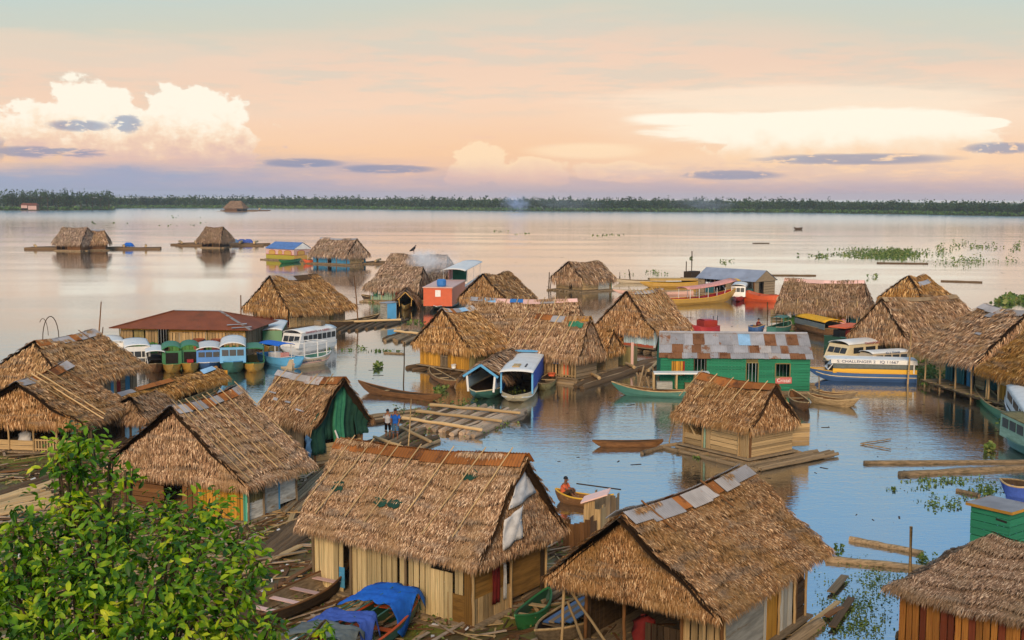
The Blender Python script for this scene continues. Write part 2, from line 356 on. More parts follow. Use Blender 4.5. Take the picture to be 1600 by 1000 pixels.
TH3 = thatch_mat('grey_thatch', s2l(62, 46, 36), s2l(156, 124, 100), s2l(232, 202, 172), s2l(142, 118, 90))
TBASE = mk('thatch_underside', s2l(62, 44, 28), scale=6, stretch=(1, 1, 1), bump=.5, rough=1)  # deck colour darkened, so gaps between strands look shadowed

# ------------------------------------------------------------ water, land
def water_mat():
    m = bpy.data.materials.new('river_water'); m.use_nodes = True; t = m.node_tree; t.nodes.clear(); X.nt = t
    ge = t.nodes.new('ShaderNodeNewGeometry'); P = ge.outputs['Position']
    sp_ = t.nodes.new('ShaderNodeSeparateXYZ'); t.links.new(P, sp_.inputs[0]); py = X(sp_.outputs[1])
    far = sstep(py, 330, 800)
    w1 = noise(t, vmath(t, 'MULTIPLY', P, (.55, 1.5, 1)), .9, 3, .5, .4)
    w2 = noise(t, vmath(t, 'MULTIPLY', P, (.9, 2.0, 1)), 3.2, 2, .5, .2)
    w3 = noise(t, vmath(t, 'MULTIPLY', P, (.03, .10, 1)), 1., 4, .55, .5)
    patch = sstep(X(noise(t, vmath(t, 'MULTIPLY', P, (.012, .045, 1)), 1., 3, .5).outputs[0]), .38, .62)
    h = X(w1.outputs[0]) * .06 + X(w2.outputs[0]) * .04 + X(w3.outputs[0]) * .16
    bp = t.nodes.new('ShaderNodeBump'); bp.inputs['Distance'].default_value = 1.
    t.links.new((.05 + patch * .13 + (1. - sstep(py, 60, 150)) * .11).v, bp.inputs['Strength']); t.links.new(h.v, bp.inputs['Height'])
    gl = t.nodes.new('ShaderNodeBsdfGlossy'); gl.inputs['Roughness'].default_value = .0; gl.inputs['Color'].default_value = (.95, .96, .97, 1); t.links.new(bp.outputs[0], gl.inputs['Normal']); t.links.new((far * .17).v, gl.inputs['Roughness'])
    df = t.nodes.new('ShaderNodeBsdfDiffuse'); nd = noise(t, P, .08, 3, .5)
    t.links.new(mix(t, X(nd.outputs[0]), (.028, .032, .028), (.042, .038, .026)), df.inputs['Color'])
    fr = t.nodes.new('ShaderNodeFresnel'); fr.inputs['IOR'].default_value = 2.4; t.links.new(bp.outputs[0], fr.inputs['Normal'])
    ms = t.nodes.new('ShaderNodeMixShader'); t.links.new((X(fr.outputs[0]) * .58 + .44).v, ms.inputs[0]); t.links.new(df.outputs[0], ms.inputs[1]); t.links.new(gl.outputs[0], ms.inputs[2])
    o = t.nodes.new('ShaderNodeOutputMaterial'); t.links.new(ms.outputs[0], o.inputs[0]); return m
mb = MB(); mb.add([(-4200, -60, 0), (4200, -60, 0), (4200, 6500, 0), (-4200, 6500, 0)], [(0, 1, 2, 3)])
tag(mb.build('river_water', water_mat()), kind='structure')

MUD = mk('river_mud', s2l(116, 98, 58), s2l(72, 58, 36), scale=1.1, coord='World', rough=.7, bump=.8, bscale=7, c3=s2l(112, 112, 42), w3=(.46, .6), s3=.9, spec=.3, objvar=0)
SHORE = [at(*p) for p in ((-500, 640), (-60, 634), (150, 628), (275, 636), (322, 690), (420, 688), (520, 700), (560, 760), (760, 800), (900, 850), (965, 905), (1010, 960), (1240, 1040), (1500, 1150), (2300, 1200))]
def shore_y(x):
    for p, q in zip(SHORE[:-1], SHORE[1:]):
        if p.x <= x <= q.x: return p.y + (q.y - p.y) * (x - p.x) / (q.x - p.x)
    return SHORE[0].y if x < SHORE[0].x else SHORE[-1].y
def hash2(x, y): return math.sin(x * 1.7 + math.sin(y * 1.3) * 1.4) * .5 + math.sin(y * 2.3 + x * .7) * .3 + math.sin(x * 5.1 - y * 4.3) * .2
def land_z(x, y):
    d = shore_y(x) - y + hash2(x * .8, y * .8) * .8
    z = max(-.6, min(.16, d * .12)) + (.10 * hash2(x * 1.3, y * 1.3) if d > .3 else 0)
    if y < 26: z += (26 - y) ** 1.0 * .5 * min(1, (26 - y) / 6)
    return min(z, 12.2)
gx = np.arange(-60, 46, .55); gy = np.arange(-14, 84, .55)
mb = MB(); mb.grid([[(x, y, land_z(x, y)) for y in gy] for x in gx])
mb.f = [tuple(reversed(q)) for q in mb.f]
tag(mb.build('river_bank', MUD, smooth=True), kind='structure')

# ------------------------------------------------------------ thatch
def und(P):
    x, y, z = P[:, 0], P[:, 1], P[:, 2]
    return .065 * np.sin(1.1 * x + .9 * y + z) + .05 * np.sin(2.3 * y - 1.3 * x + 2 * z) + .03 * np.sin(4.3 * x + 3.7 * z)
class Face:
    """a roof plane: A, B along the ridge, C, D at the eave (A above D)"""
    def __init__(s, A, B, C, D, sag=.13):
        s.A, s.B, s.C, s.D = (np.array(q, float) for q in (A, B, C, D)); s.sag = sag
        s.len = np.linalg.norm((s.A + s.B - s.C - s.D) / 2); s.wt = np.linalg.norm(s.B - s.A); s.wb = np.linalg.norm(s.C - s.D)
        n = np.cross(s.C - s.D, (s.A + s.B - s.C - s.D) / 2); n /= np.linalg.norm(n)
        s.n = n if n[2] > -.05 else -n
        s.dn = (s.C + s.D - s.A - s.B) / 2 / s.len; s.al = (s.C - s.D) / s.wb
    def P(s, u, v, off=0., bumpy=True):
        u = np.asarray(u, float); v = np.asarray(v, float); u, v = np.broadcast_arrays(u, v); u = u.ravel()[:, None]; v = v.ravel()[:, None]
        p = (s.A * (1 - u) + s.B * u) * (1 - v) + (s.D * (1 - u) + s.C * u) * v
        p = p + np.array([0, 0, -1.]) * (s.sag * np.sin(np.pi * u) * (1 - v) * 1.2)
        o = np.asarray(off, float).reshape(-1, 1) if np.ndim(off) else off
        if bumpy: o = o + und(p)[:, None]
        return p + s.n * o
    def pt(s, u, v, off=0., bumpy=True): return Vector(s.P(u, v, off, bumpy)[0])
def strands(face, w, fringe=True, course=.58):
    s = w * 2.8; L = w * 7.6; V = []; nc = max(3, int(face.len / s)); Us = []; Vs = []; Fr = []
    for k in range(nc + 1):
        v = k / nc; wid = face.wt * (1 - v) + face.wb * v; n = max(2, int(wid / (w * .72)))
        Us.append((np.arange(n) + rng.uniform(0, 1, n)) / n); Vs.append(np.clip(v + rng.normal(0, .35 / nc, n), 0, 1)); Fr.append(np.zeros(n))
    if fringe:
        for q in range(3):
            n = int(face.wb / (w * .6)); Us.append((np.arange(n) + rng.uniform(0, 1, n)) / n); Vs.append(1 - rng.uniform(0, .035, n)); Fr.append(np.ones(n))
    u = np.concatenate(Us); v = np.concatenate(Vs); fr = np.concatenate(Fr); N = len(u)
    vm = v * face.len
    lift = .012 + (.19 if w < .032 else .13) * ((vm / course + .25 * np.sin(u * 9 + face.len)) % 1.0) * min(1, w / .05)
    root = face.P(u, v, lift)
    side = rng.normal(0, .24, N)[:, None]
    d = face.dn + face.al * side; d /= np.linalg.norm(d, axis=1)[:, None]
    d = d + np.array([0, 0, -1.]) * (fr * rng.uniform(.2, .9, N))[:, None]; d /= np.linalg.norm(d, axis=1)[:, None]
    sd = np.cross(d, face.n); sd /= np.linalg.norm(sd, axis=1)[:, None]
    l = (L * rng.uniform(.6, 1.35, N) * (1 + .6 * fr))[:, None]; ww = (w * rng.uniform(.55, 1.25, N))[:, None]
    up = (rng.uniform(-.02, .12, N) * (1 - fr * .7))[:, None] * l
    mid = root + d * l * .5 + face.n * (up * .75 + .01)
    tip = root + d * l + face.n * (up - .06 * l)
    tw = (rng.normal(0, .35, N))[:, None] * ww
    V = np.concatenate([root - sd * ww * .3, root + sd * ww * .3, mid + sd * ww * .5 + face.n * tw * .5, tip, mid - sd * ww * .5 - face.n * tw * .5], 1).reshape(-1, 3)
    i = np.arange(N)[:, None] * 5
    F = np.concatenate([np.concatenate([i, i + 1, i + 2], 1), np.concatenate([i, i + 2, i + 4], 1), np.concatenate([i + 4, i + 2, i + 3], 1)])
    return V, F
def deck(mb, face, nu=14, nv=8, t=.14):
    u, v = np.meshgrid(np.linspace(0, 1, nu), np.linspace(0, .985, nv), indexing='ij')
    for off in (0., -t):
        P = face.P(u, v, off).reshape(nu, nv, 3); mb.grid(P.tolist())
def thatch(parent, faces, w, mat, deckmat=None):
    mb = MB()
    for f in faces: deck(mb, f)
    roof = mb.build('roof', deckmat or TBASE, parent)
    Vs, Fs, o = [], [], 0
    for f in faces:
        V, F = strands(f, w); Vs.append(V); Fs.append(F + o); o += len(V)
    tris('thatch', np.concatenate(Vs), np.concatenate(Fs), mat, roof, 'stuff')
    return roof
def corr(mb, A, B, C, D, pitch=.12, amp=.018, t=.006, nv=2, m=0):
    """corrugated sheet, ridges running from AB down to DC"""
    A, B, C, D = (Vector(q) for q in (A, B, C, D)); n = (C - D).cross(A - D).normalized()
    k = max(4, int((B - A).length / pitch * 4)); rows = []
    for i in range(k + 1):
        u = i / k; o = n * amp * math.sin(i * math.pi / 2 + .3); a = A.lerp(B, u); d = D.lerp(C, u)
        rows.append([a.lerp(d, j / (nv - 1)) + o for j in range(nv)])
    mb.sheet(rows, t, m)

# ------------------------------------------------------------ huts
class Hut:
    def __init__(s, q, name, label, cat='hut', o=.6, zb=.35, rake=.12, ov=None, group=None):
        s.x, s.y, s.yaw, s.a, s.b, s.r0, s.r1, s.ze, s.zr, s.ry, s.tl = q
        s.root = thing(name, label, cat, (s.x, s.y, 0), s.yaw, group); s.dist = math.hypot(s.x, s.y)
        s.w = max(.025, min(.10, .00058 * s.dist)); s.zb = zb
        a, b, ze = s.a, s.b, s.ze
        R0 = (-s.r0, s.ry, s.zr - s.tl); R1 = (s.r1, s.ry, s.zr + s.tl); s.R0, s.R1 = R0, R1
        e0 = (-min(s.r0 - .05, a - .25), s.ry, s.zr - s.tl - .16); e1 = (min(s.r1 - .05, a - .25), s.ry, s.zr + s.tl - .16)
        sg = .13 if rake else 0.
        s.F = {'-y': Face(R0, R1, (a + rake, -b, ze), (-a - rake, -b, ze), sg), '+y': Face(R1, R0, (-a - rake, b, ze), (a + rake, b, ze), sg),
               '-x': Face(e0, e0, (-a, -b, ze), (-a, b, ze), 0), '+x': Face(e1, e1, (a, b, ze), (a, -b, ze), 0)}
        ov = ov or {}
        g = lambda k: ov.get(k, o)
        s.wx0, s.wx1, s.wy0, s.wy1 = -a + g('-x'), a - g('+x'), -b + g('-y'), b - g('+y')
        s.done = set()
        s.top = {}
        for k in s.F:
            (xa, ya), (xb, yb) = s.line(k); s.top[k] = min(s.zunder(xa + (xb - xa) * f, ya + (yb - ya) * f) for f in (0, .02, .5, .98, 1)) - .1
    def zunder(s, x, y):
        z = 9.
        for f in s.F.values():
            if abs(f.n[2]) > .12: z = min(z, f.D[2] - (f.n[0] * (x - f.D[0]) + f.n[1] * (y - f.D[1])) / f.n[2])
        return max(s.ze - .12, z - .08)
    def local(s, P):
        d = Vector(P) - Vector((s.x, s.y, 0)); c_, s_ = math.cos(s.yaw), math.sin(s.yaw)
        return Vector((d.x * c_ + d.y * s_, -d.x * s_ + d.y * c_, d.z))
    def world(s, P):
        c_, s_ = math.cos(s.yaw), math.sin(s.yaw); return Vector((s.x + P[0] * c_ - P[1] * s_, s.y + P[0] * s_ + P[1] * c_, P[2]))
    def line(s, side):
        x0, x1, y0, y1 = s.wx0, s.wx1, s.wy0, s.wy1
        return {'-y': ((x0, y0), (x1, y0)), '+x': ((x1, y0), (x1, y1)), '+y': ((x1, y1), (x0, y1)), '-x': ((x0, y1), (x0, y0))}[side]
    def thatch(s, mat=TH, skip=()):
        s.roof = thatch(s.root, [f for k, f in s.F.items() if k not in skip], s.w, mat); return s
    def wall(s, side, segs, far=False, t=.03):
        """segs: (u0, u1, kind, material, [f0, f1], piece width); kind V vertical planks, H boards, P panel, R railing"""
        s.done.add(side); p0, p1 = s.line(side); p0, p1 = Vector((*p0, 0)), Vector((*p1, 0)); L = (p1 - p0).length; d = (p1 - p0) / L; n = Vector((d.y, -d.x, 0)); top = s.top[side]; H = top - s.zb
        bag = {}
        def put(name, mat, q0, q1, w, h, up=None):
            if far:
                if mat.name not in bag: bag[mat.name] = (MB(), mat)
                bag[mat.name][0].beam(q0, q1, w, h, 0, up or n)
            else: piece(name, mat, s.root, q0, q1, w, h, up or n)
        for sg in segs:
            u0, u1, kind, mat = sg[:4]; f0, f1 = sg[4] if len(sg) > 4 and sg[4] else (0, 1); pw = sg[5] if len(sg) > 5 else .2
            x0, x1 = u0 * L, u1 * L; z0, z1 = s.zb + f0 * H, s.zb + f1 * H
            if kind == 'V':
                k = max(1, round((x1 - x0) / pw)); st = (x1 - x0) / k
                for i in range(k):
                    c_ = p0 + d * (x0 + st * (i + .5)) + n * random.uniform(-.008, .014); j = random.uniform(-.03, .03)
                    put('plank', mat, c_ + Vector((0, 0, z0 - random.uniform(0, .04))), c_ + d * j * .4 + Vector((0, 0, z1 + (random.uniform(-.04, .02) if f1 >= 1 else 0))), st * (random.uniform(.84, .955) if far else random.uniform(.78, .93)), t)
            elif kind == 'H':
                k = max(1, round((z1 - z0) / pw)); st = (z1 - z0) / k
                for i in range(k):
                    z = z0 + st * (i + .5); o_ = n * random.uniform(-.006, .016)
                    put('board', mat, p0 + d * (x0 - random.uniform(0, .03)) + o_ + Vector((0, 0, z)), p0 + d * (x1 + random.uniform(0, .03)) + o_ + Vector((0, 0, z + random.uniform(-.01, .01))), st * random.uniform(.86, .95), t)
            elif kind == 'P':
                zc = (z0 + z1) / 2; put('panel', mat, p0 + d * x0 + Vector((0, 0, zc)), p0 + d * x1 + Vector((0, 0, zc)), z1 - z0, t)
            elif kind == 'R':
                k = max(2, round((x1 - x0) / pw))
                for i in range(k):
                    c_ = p0 + d * (x0 + (x1 - x0) * (i + .5) / k); put('slat', mat, c_ + Vector((0, 0, z0)), c_ + Vector((0, 0, z1)), pw * .55, t)
                for z in (z0 + .12, z1 - .06): put('rail', mat, p0 + d * x0 + n * .034 + Vector((0, 0, z)), p0 + d * x1 + n * .034 + Vector((0, 0, z)), .07, t)
            elif kind == 'F':   # window frame
                for (q0, q1) in (((x0, z0), (x1, z0)), ((x0, z1), (x1, z1)), ((x0, z0), (x0, z1)), ((x1, z0), (x1, z1))):
                    put('window_frame', mat, p0 + d * q0[0] + n * .035 + Vector((0, 0, q0[1])), p0 + d * q1[0] + n * .035 + Vector((0, 0, q1[1])), .07, .04)
        for m_, (b_, mat) in bag.items(): b_.build('wall', mat, s.root, kind='stuff')
        return s
    def posts(s, side, us, mat=W_brown, r=.05, z0=None, inset=0., top=None):
        p0, p1 = s.line(side); p0, p1 = Vector((*p0, 0)), Vector((*p1, 0)); d = p1 - p0; n = Vector((d.y, -d.x, 0)).normalized()
        for u in us:
            c_ = p0 + d * u + n * (.06 - inset); log('post', mat, s.root, c_ + Vector((0, 0, s.zb - .02 if z0 is None else z0)), c_ + Vector((random.uniform(-.05, .05), random.uniform(-.05, .05), (top or s.top[side]) + .02)), r)
        return s
    def rest(s, mat, pw=.25):
        for k in ('-y', '+x', '+y', '-x'):
            if k not in s.done: s.wall(k, [(0, 1, 'V', mat, None, pw)], far=True)
        return s
    def raft(s, far=False, ext=.7, n=None, mat=LOGW, r=.17, along='x', ext2=.4, floor=W_grey):
        x0, x1, y0, y1 = s.wx0, s.wx1, s.wy0, s.wy1
        mb = MB(); mb.box(((x0 + x1) / 2, (y0 + y1) / 2, s.zb - .06), (x1 - x0 + .5, y1 - y0 + .5, .08)); mb.build('floor', floor, s.root)
        a, b = ((x0, x1), (y0, y1)) if along == 'x' else ((y0, y1), (x0, x1))
        n = n or max(4, int((b[1] - b[0] + 2 * ext2) / (.55 if not far else .9))); m2 = MB()
        for i in range(n):
            q = b[0] - ext2 + (b[1] - b[0] + 2 * ext2) * i / (n - 1); l0 = a[0] - ext * random.uniform(.3, 1.5); l1 = a[1] + ext * random.uniform(.3, 1.5); z = .08 + random.uniform(-.03, .03)
            e0, e1 = ((l0, q, z), (l1, q + random.uniform(-.2, .2), z)) if along == 'x' else ((q, l0, z), (q + random.uniform(-.2, .2), l1, z))
            if far: m2.tube([e0, e1], r, 6)
            else: log('raft_log', mat, s.root, e0, e1, r * random.uniform(.75, 1.2))
        if far: m2.build('raft_base', mat, s.root, kind='stuff')
        return s
    def ridge(s, seq, drop=.45, u0=0., lift=.1, pitch=.12, both=True, jit=.06):
        """loose sheets bent over the ridge; seq of (fraction width, material)"""
        tot = sum(q[0] for q in seq); u = u0; f, g = s.F['-y'], s.F['+y']
        for wd_, mat in seq:
            k = wd_ / tot * (1 - u0)
            if mat is not None:
                dv = drop / f.len * random.uniform(.85, 1.15); l = lift + random.uniform(0, .04); mb = MB(); j = random.uniform(-jit, jit) * .3
                corr(mb, f.pt(u, 0, l, False), f.pt(min(1, u + k * 1.03), 0, l, False), f.pt(min(1, u + k * 1.03) + j * .1, dv + j * .2, l + .02, False), f.pt(u + j * .1, dv, l + .02, False), pitch)
                if both: corr(mb, g.pt(1 - u - k, 0, l, False), g.pt(1 - u, 0, l, False), g.pt(1 - u, dv, l + .02, False), g.pt(1 - u - k, dv, l + .02, False), pitch)
                mb.build('ridge_sheet', mat, s.roof)
            u += k
        return s
    def poles(s, us, v1=.8, mat=BAMBOO, r=.022, side='-y', lean=.0, v0=-.06):
        f = s.F[side]
        for u in us:
            u, le = u if isinstance(u, tuple) else (u, lean + random.uniform(-.02, .02))
            a = f.pt(u, max(v0, -.05), .2, False); b_ = f.pt(u + le, v1 * random.uniform(.92, 1.05), .15, False); log('roof_pole', mat, s.roof, a, b_, r)
        return s
    def drape(s, name, label, cat, side, corners, mat, off=.14, n=8, wr=.035):
        """a cloth lying on the thatch, a thing of its own; corners (u, v) clockwise from top left"""
        f = s.F[side]; P = []; c0, c1, c2, c3 = corners
        for i in range(n + 1):
            r_ = []
            for j in range(n + 1):
                a, b_ = i / n, j / n; u = (c0[0] * (1 - a) + c1[0] * a) * (1 - b_) + (c3[0] * (1 - a) + c2[0] * a) * b_; v = (c0[1] * (1 - a) + c1[1] * a) * (1 - b_) + (c3[1] * (1 - a) + c2[1] * a) * b_
                r_.append(s.world(f.pt(u, v, off + wr * math.sin(9 * a + 5 * b_) + random.uniform(-.4, .4) * wr)))
            P.append(r_)
        mb = MB(); mb.sheet(P, .012); o = mb.build(name, mat, None, True)
        return tag(o, label, cat)
# ============================================================ the near huts
h = Hut((-2.80, 40.41, -0.61, 3.87, 2.61, 4.33, 4.08, 2.46, 5.28, -0.03, 0.24), 'thatched_hut', 'large thatched hut with a long orange rusty ridge and white cloths on its right end', o=.5, zb=.3, ov={'-x': .3}).thatch(TH); H24 = h
h.ridge([(1.2, M_rust), (1.6, M_rust), (1.5, M_rust), (1.3, M_rust), (1.6, M_rust), (1.5, M_rust)], .5, lift=.12)
h.poles([.10, .21, .36, .47, .64, .80, .93], .82, r=.024, lean=-.1).poles([.30], .34, r=.024, lean=-.06)
h.wall('-y', [(0, .2, 'V', W_cream, None, .24), (.26, .55, 'V', W_cream, None, .23), (.565, .60, 'V', W_cream, None, .2), (.62, .76, 'V', W_cream, None, .24), (.76, .89, 'V', W_cream, (0, .62), .2), (.9, .95, 'V', W_cream, None, .2), (.955, 1, 'V', W_ply, None, .24), (.86, 1.0, 'P', W_ply, (-.05, .36)), (.76, .84, 'P', C_red, (.70, .95)), (.17, .205, 'P', W_blue, (.05, .34))])
h.wall('+x', [(0, .42, 'P', W_ply, (.32, .82)), (0, .5, 'V', W_tan, (-.05, .32), .3), (.5, .93, 'P', W_ply, (.1, .8)), (.94, 1, 'V', W_dark, None, .2), (0, .36, 'P', W_turq, (.83, .9)), (.42, .86, 'P', W_turq, (.80, .92))])
h.posts('+x', (0., .5, 1.), W_tan).posts('-y', (0, .255, .61), W_grey).raft(n=8, r=.16, ext=.3).rest(W_grey)
h.drape('cloth', 'white holed cloth over the right ridge end of the orange ridged hut', 'cloth', '+x', ((.0, .10), (.8, .06), (.82, .42), (.14, .50)), C_white, .2)
h.drape('cloth', 'square white cloth pinned below on the hut roof end', 'cloth', '+x', ((.13, .60), (.42, .50), (.42, .86), (.24, .94)), C_white, .2)
for u_, v_ in ((.1, .47), (.36, .55), (.44, .55), (.74, .17)):
    f = h.F['-y']; P = [[f.pt(u_ + .07 * i / 4 + random.uniform(-.008, .008), v_ + .09 * j / 4 + random.uniform(-.02, .02), .10) for j in range(5)] for i in range(5)]; mb = MB(); mb.sheet(P, .01); mb.build('roof_patch', C_dgreen, h.roof)
w0 = h.world; pr = h.line('+x'); p0, p1 = Vector((*pr[0], 0)), Vector((*pr[1], 0)); d_ = (p1 - p0).normalized(); n_ = Vector((d_.y, -d_.x, 0))
for u_, mat, lab, wd_ in ((.28, C_red, 'dark red garment hanging on the brown hut wall', .42), (.40, C_white, 'narrow white cloth strip hanging beside the red garment', .16)):
    mb = MB(); c_ = p0.lerp(p1, u_) + n_ * .09; P = [[w0(c_ + d_ * (wd_ * (i / 6 - .5)) + n_ * (.03 * math.sin(i * 2.1 + j * .5)) + Vector((0, 0, 1.95 - 1.25 * j / 6))) for j in range(7)] for i in range(7)]
    mb.sheet(P, .012); tag(mb.build('hanging_cloth', mat, None, True), lab, 'cloth')

h = Hut((5.80, 36.71, 0.94, 3.97, 2.98, 4.44, 3.74, 2.41, 4.83, 0.09, -0.05), 'thatched_hut', 'thatched hut with a grey and rusty tin ridge and pale board side, at lower right', o=.75, zb=.3, ov={'-x': 1.2, '-y': .55}).thatch(TH); H25 = h
h.ridge([(.9, M_zinc), (1.6, M_zinc), (.5, M_rust), (1.1, M_zrust), (.5, M_zrust), (.4, M_rust), (.9, M_zrust), (1.2, M_zinc)], .55, lift=.14)
h.poles([(.16, .03), (.62, .04)], .3, W_brown, .035)
h.wall('-y', [(.02, .47, 'P', W_white), (.47, .5, 'V', W_white), (.5, .64, 'V', W_yel, None, .6), (.65, .84, 'V', W_white, None, .45), (.86, .9, 'V', W_brown), (.9, 1, 'H', W_dark, (0, .5), .16)])
h.wall('-x', [(.0, .04, 'V', W_dark), (.72, 1, 'V', W_tan, None, .24), (.45, .72, 'V', W_dark, (0, .4), .2)])
h.posts('-x', (0, .3, .72, 1), W_brown, .06).posts('-y', (0, .64, .85, 1), W_tan).raft(n=9, r=.17, ext=.5).rest(W_dark)
# the porch struts under the front eave
for (q0, q1) in (((-3.75, 2.5, .1), (-3.7, 2.45, 2.5)), ((-3.7, 2.5, 2.3), (-3.75, .4, .2)), ((-3.75, 2.3, 1.7), (-3.75, 1.5, .1)), ((-3.75, -2.3, .1), (-3.7, -2.3, 2.5)), ((-3.75, -2.2, 1.5), (-3.8, -.7, .1)), ((-3.7, -2.35, 1.2), (-3.75, -2.95, .2)), ((-3.6, 1.2, 2.2), (-3.6, -1.3, 2.35))):
    log('strut', W_tan, h.root, q0, q1, .05)

h = Hut((-13.50, 51.94, 1.13, 2.25, 3.98, 2.42, 2.14, 1.95, 5.04, 0.02, 0.13), 'thatched_hut', 'thatched hut with many bamboo poles on its roof, behind the leafy bush', o=.5, zb=.3, ov={'-x': .45}).thatch(TH); H23 = h
h.ridge([(1.1, M_zinc), (.5, M_rust), (.9, M_zinc), (.7, M_rust), (.8, M_zinc), (1.3, M_rust), (.8, M_zinc)], .5, lift=.14)
h.poles([.06, .14, .24, .34, .48, .56, .74, .97], .93, r=.024, lean=.0).poles([.4, .66], .6, W_brown, .02)
h.wall('-y', [(.03, .3, 'V', W_olive, (.4, 1), .2), (.0, .3, 'P', W_white, (0, .42)), (.3, .62, 'P', W_white, (0, .95)), (.63, .97, 'P', W_white, (.1, 1)), (.6, .64, 'V', W_blue, (0, .9), .14)])
h.wall('-x', [(0, .35, 'H', W_brown, None, .2), (.5, .62, 'V', W_brown, None, .25), (.62, .97, 'V', W_yel, None, .16), (.97, 1, 'V', W_turq, None, .12)])
h.posts('-y', (0, .3, .97), W_grey).raft(n=9, ext=.5).rest(W_rust)

h = Hut((15.6, 35.3, -0.74, 3.1, 2.43, .9, 2.5, 1.96, 3.62, 0.03, 0.1), 'thatched_hut', 'thatched hut with rusty orange slat wall in the bottom right corner', o=.35, zb=-.1, rake=.1, ov={'-x': .25}).thatch(TH3); H26 = h
h.wall('-y', [(i / 26, (i + 1) / 26, 'V', W_rbrown if i in (3, 6, 7, 10, 14, 17, 19, 20, 23) else W_rust, (0, random.uniform(.88, .95)), .21) for i in range(26)]).wall('-x', [(0, 1, 'V', W_rust, (0, .9), .25)], far=True).raft(far=True).rest(W_brown)

h = Hut((12.22, 63.90, -0.92, 2.70, 1.95, 2.67, 2.81, 2.01, 4.11, 0.02, 0.), 'thatched_hut', 'small thatched hut with bright orange tin ridge floating on a log raft', o=.35, zb=.4, ov={'+x': .25, '+y': .1}).thatch(TH); H21 = h
h.ridge([(1, M_rust), (1, M_rust), (1, M_rust), (1, M_rust)], .5, lift=.12); h.poles([.04, .24, .46, .66, .9], .6, r=.028, lean=-.07)
h.wall('-y', [(0, .03, 'V', W_tan), (.03, .3, 'H', W_tan, (0, .36), .3), (.33, .36, 'V', W_pgreen), (.36, .44, 'V', W_tan, None, .3), (.44, .86, 'H', W_tan, None, .27), (.86, 1, 'V', W_tan, None, .2)])
h.wall('+x', [(0, .06, 'V', W_brown), (.06, 1, 'H', W_tan, None, .13)]); h.posts('-y', (.02, .32, .86, 1), W_tan, .055).rest(W_tan)
piece('board', W_tan, h.root, (h.wx0 + .2, h.wy0 - .03, 1.9), (h.wx0 + 1.0, h.wy0 - .03, .95), .09, .03, up=(0, -1, 0))
h.raft(n=9, r=.13, ext=.9, along='x', ext2=.7)
for i in range(6): log('raft_log', LOGW, h.root, (h.wx1 + .25 + .22 * i, h.wy0 - .6, .1), (h.wx1 + .3 + .22 * i, h.wy1 + random.uniform(.8, 2.6), .14), .1)
for i in range(5): log('raft_log', LOGW, h.root, (h.wx0 - .9 + i * 1.4, h.wy0 - .9, .12), (h.wx0 - .7 + i * 1.4, h.wy0 + .4, .14), .1)
for i in range(5): piece('board', W_tan, h.root, (h.wx1 - .7, h.wy1 + .02, .55 + i * .25), (h.wx1 - .02, h.wy1 + 1.5, .55 + i * .25), .24, .03, up=(1, 0, 0))

h = Hut((-10.71, 62.70, -0.86, 2.94, 1.8, 3.3, 3.3, 2.2, 4.45, -0.04, 0.2), 'thatched_hut', 'thatched hut with its open right gable hung with dark green tarpaulin', o=.35, zb=.35).thatch(TH, skip=('+x',)); H22 = h
h.ridge([(1.1, M_zinc), (1, M_zrust), (1, M_zrust), (1.2, M_rust)], .45, lift=.12); h.poles([.13, .38, .62, .85], .8, W_tan, .028, lean=-.1)
mb = MB(); mb.box((0, 0, 0), (.01, .01, .01))
for k, (u0, u1, v0, v1) in enumerate(((.08, .2, .5, .53), (.2, .26, .6, .66), (.42, .5, .62, .66), (.66, .76, .74, .77))):
    f = h.F['-y']; mb = MB(); corr(mb, f.pt(u0, v0, .17), f.pt(u1, v0, .17), f.pt(u1, v1, .17), f.pt(u0, v1, .17), .1, .01); mb.build('roof_patch', M_zinc, h.roof)
h.wall('-y', [(0, .8, 'V', W_grey, None, .2), (.86, 1, 'V', W_grey, None, .2)]).wall('+x', [(0, 1, 'H', W_tan, (0, .42), .25)]).posts('+x', (0, .5, 1), W_brown).raft(n=7).rest(W_grey)
for k, (y0, y1, z0, mat) in enumerate(((-1.75, -.9, .75, C_dgreen), (-.95, -.3, 1.4, C_dgreen), (-.35, .25, .6, C_green), (.2, 1.0, 1.2, C_dgreen), (.9, 1.75, 1.5, C_dgreen))):
    P = []
    for i in range(8):
        y = y0 + (y1 - y0) * i / 7; zt = 4.55 - 1.28 * abs(y) * .98; P.append([h.world((2.75 - .07 * math.sin(i * 2.2 + k) - .25 * (j / 7) * (k % 2) + .05 * math.sin(j), y + .05 * math.sin(j * 1.3), zt + (z0 - zt) * j / 7)) for j in range(8)])
    mb = MB(); mb.sheet(P, .012); tag(mb.build('tarpaulin', mat, None, True), ('dark green tarpaulin hanging low at the near corner of the open gable', 'short dark green tarpaulin left of the bright strip in the open gable', 'bright green tarpaulin strip in the middle of the open gable', 'wide dark green tarpaulin right of the bright strip in the open gable', 'short dark green tarpaulin at the far corner of the open gable')[k], 'tarpaulin', 'tarpaulins of the open gable')
P = [[h.world((2.5 + .1 * i, -1.9 - .05 * math.sin(j * 2 + i), 1.75 - .2 * j + .1 * math.sin(i))) for j in range(6)] for i in range(6)]; mb = MB(); mb.sheet(P, .012); tag(mb.build('tarpaulin', C_tblue, None, True), 'small blue tarpaulin at the foot of the green ones', 'tarpaulin')
log('strut', P_white, h.root, (2.9, -.4, 1.9), (3.0, .2, .2), .05)
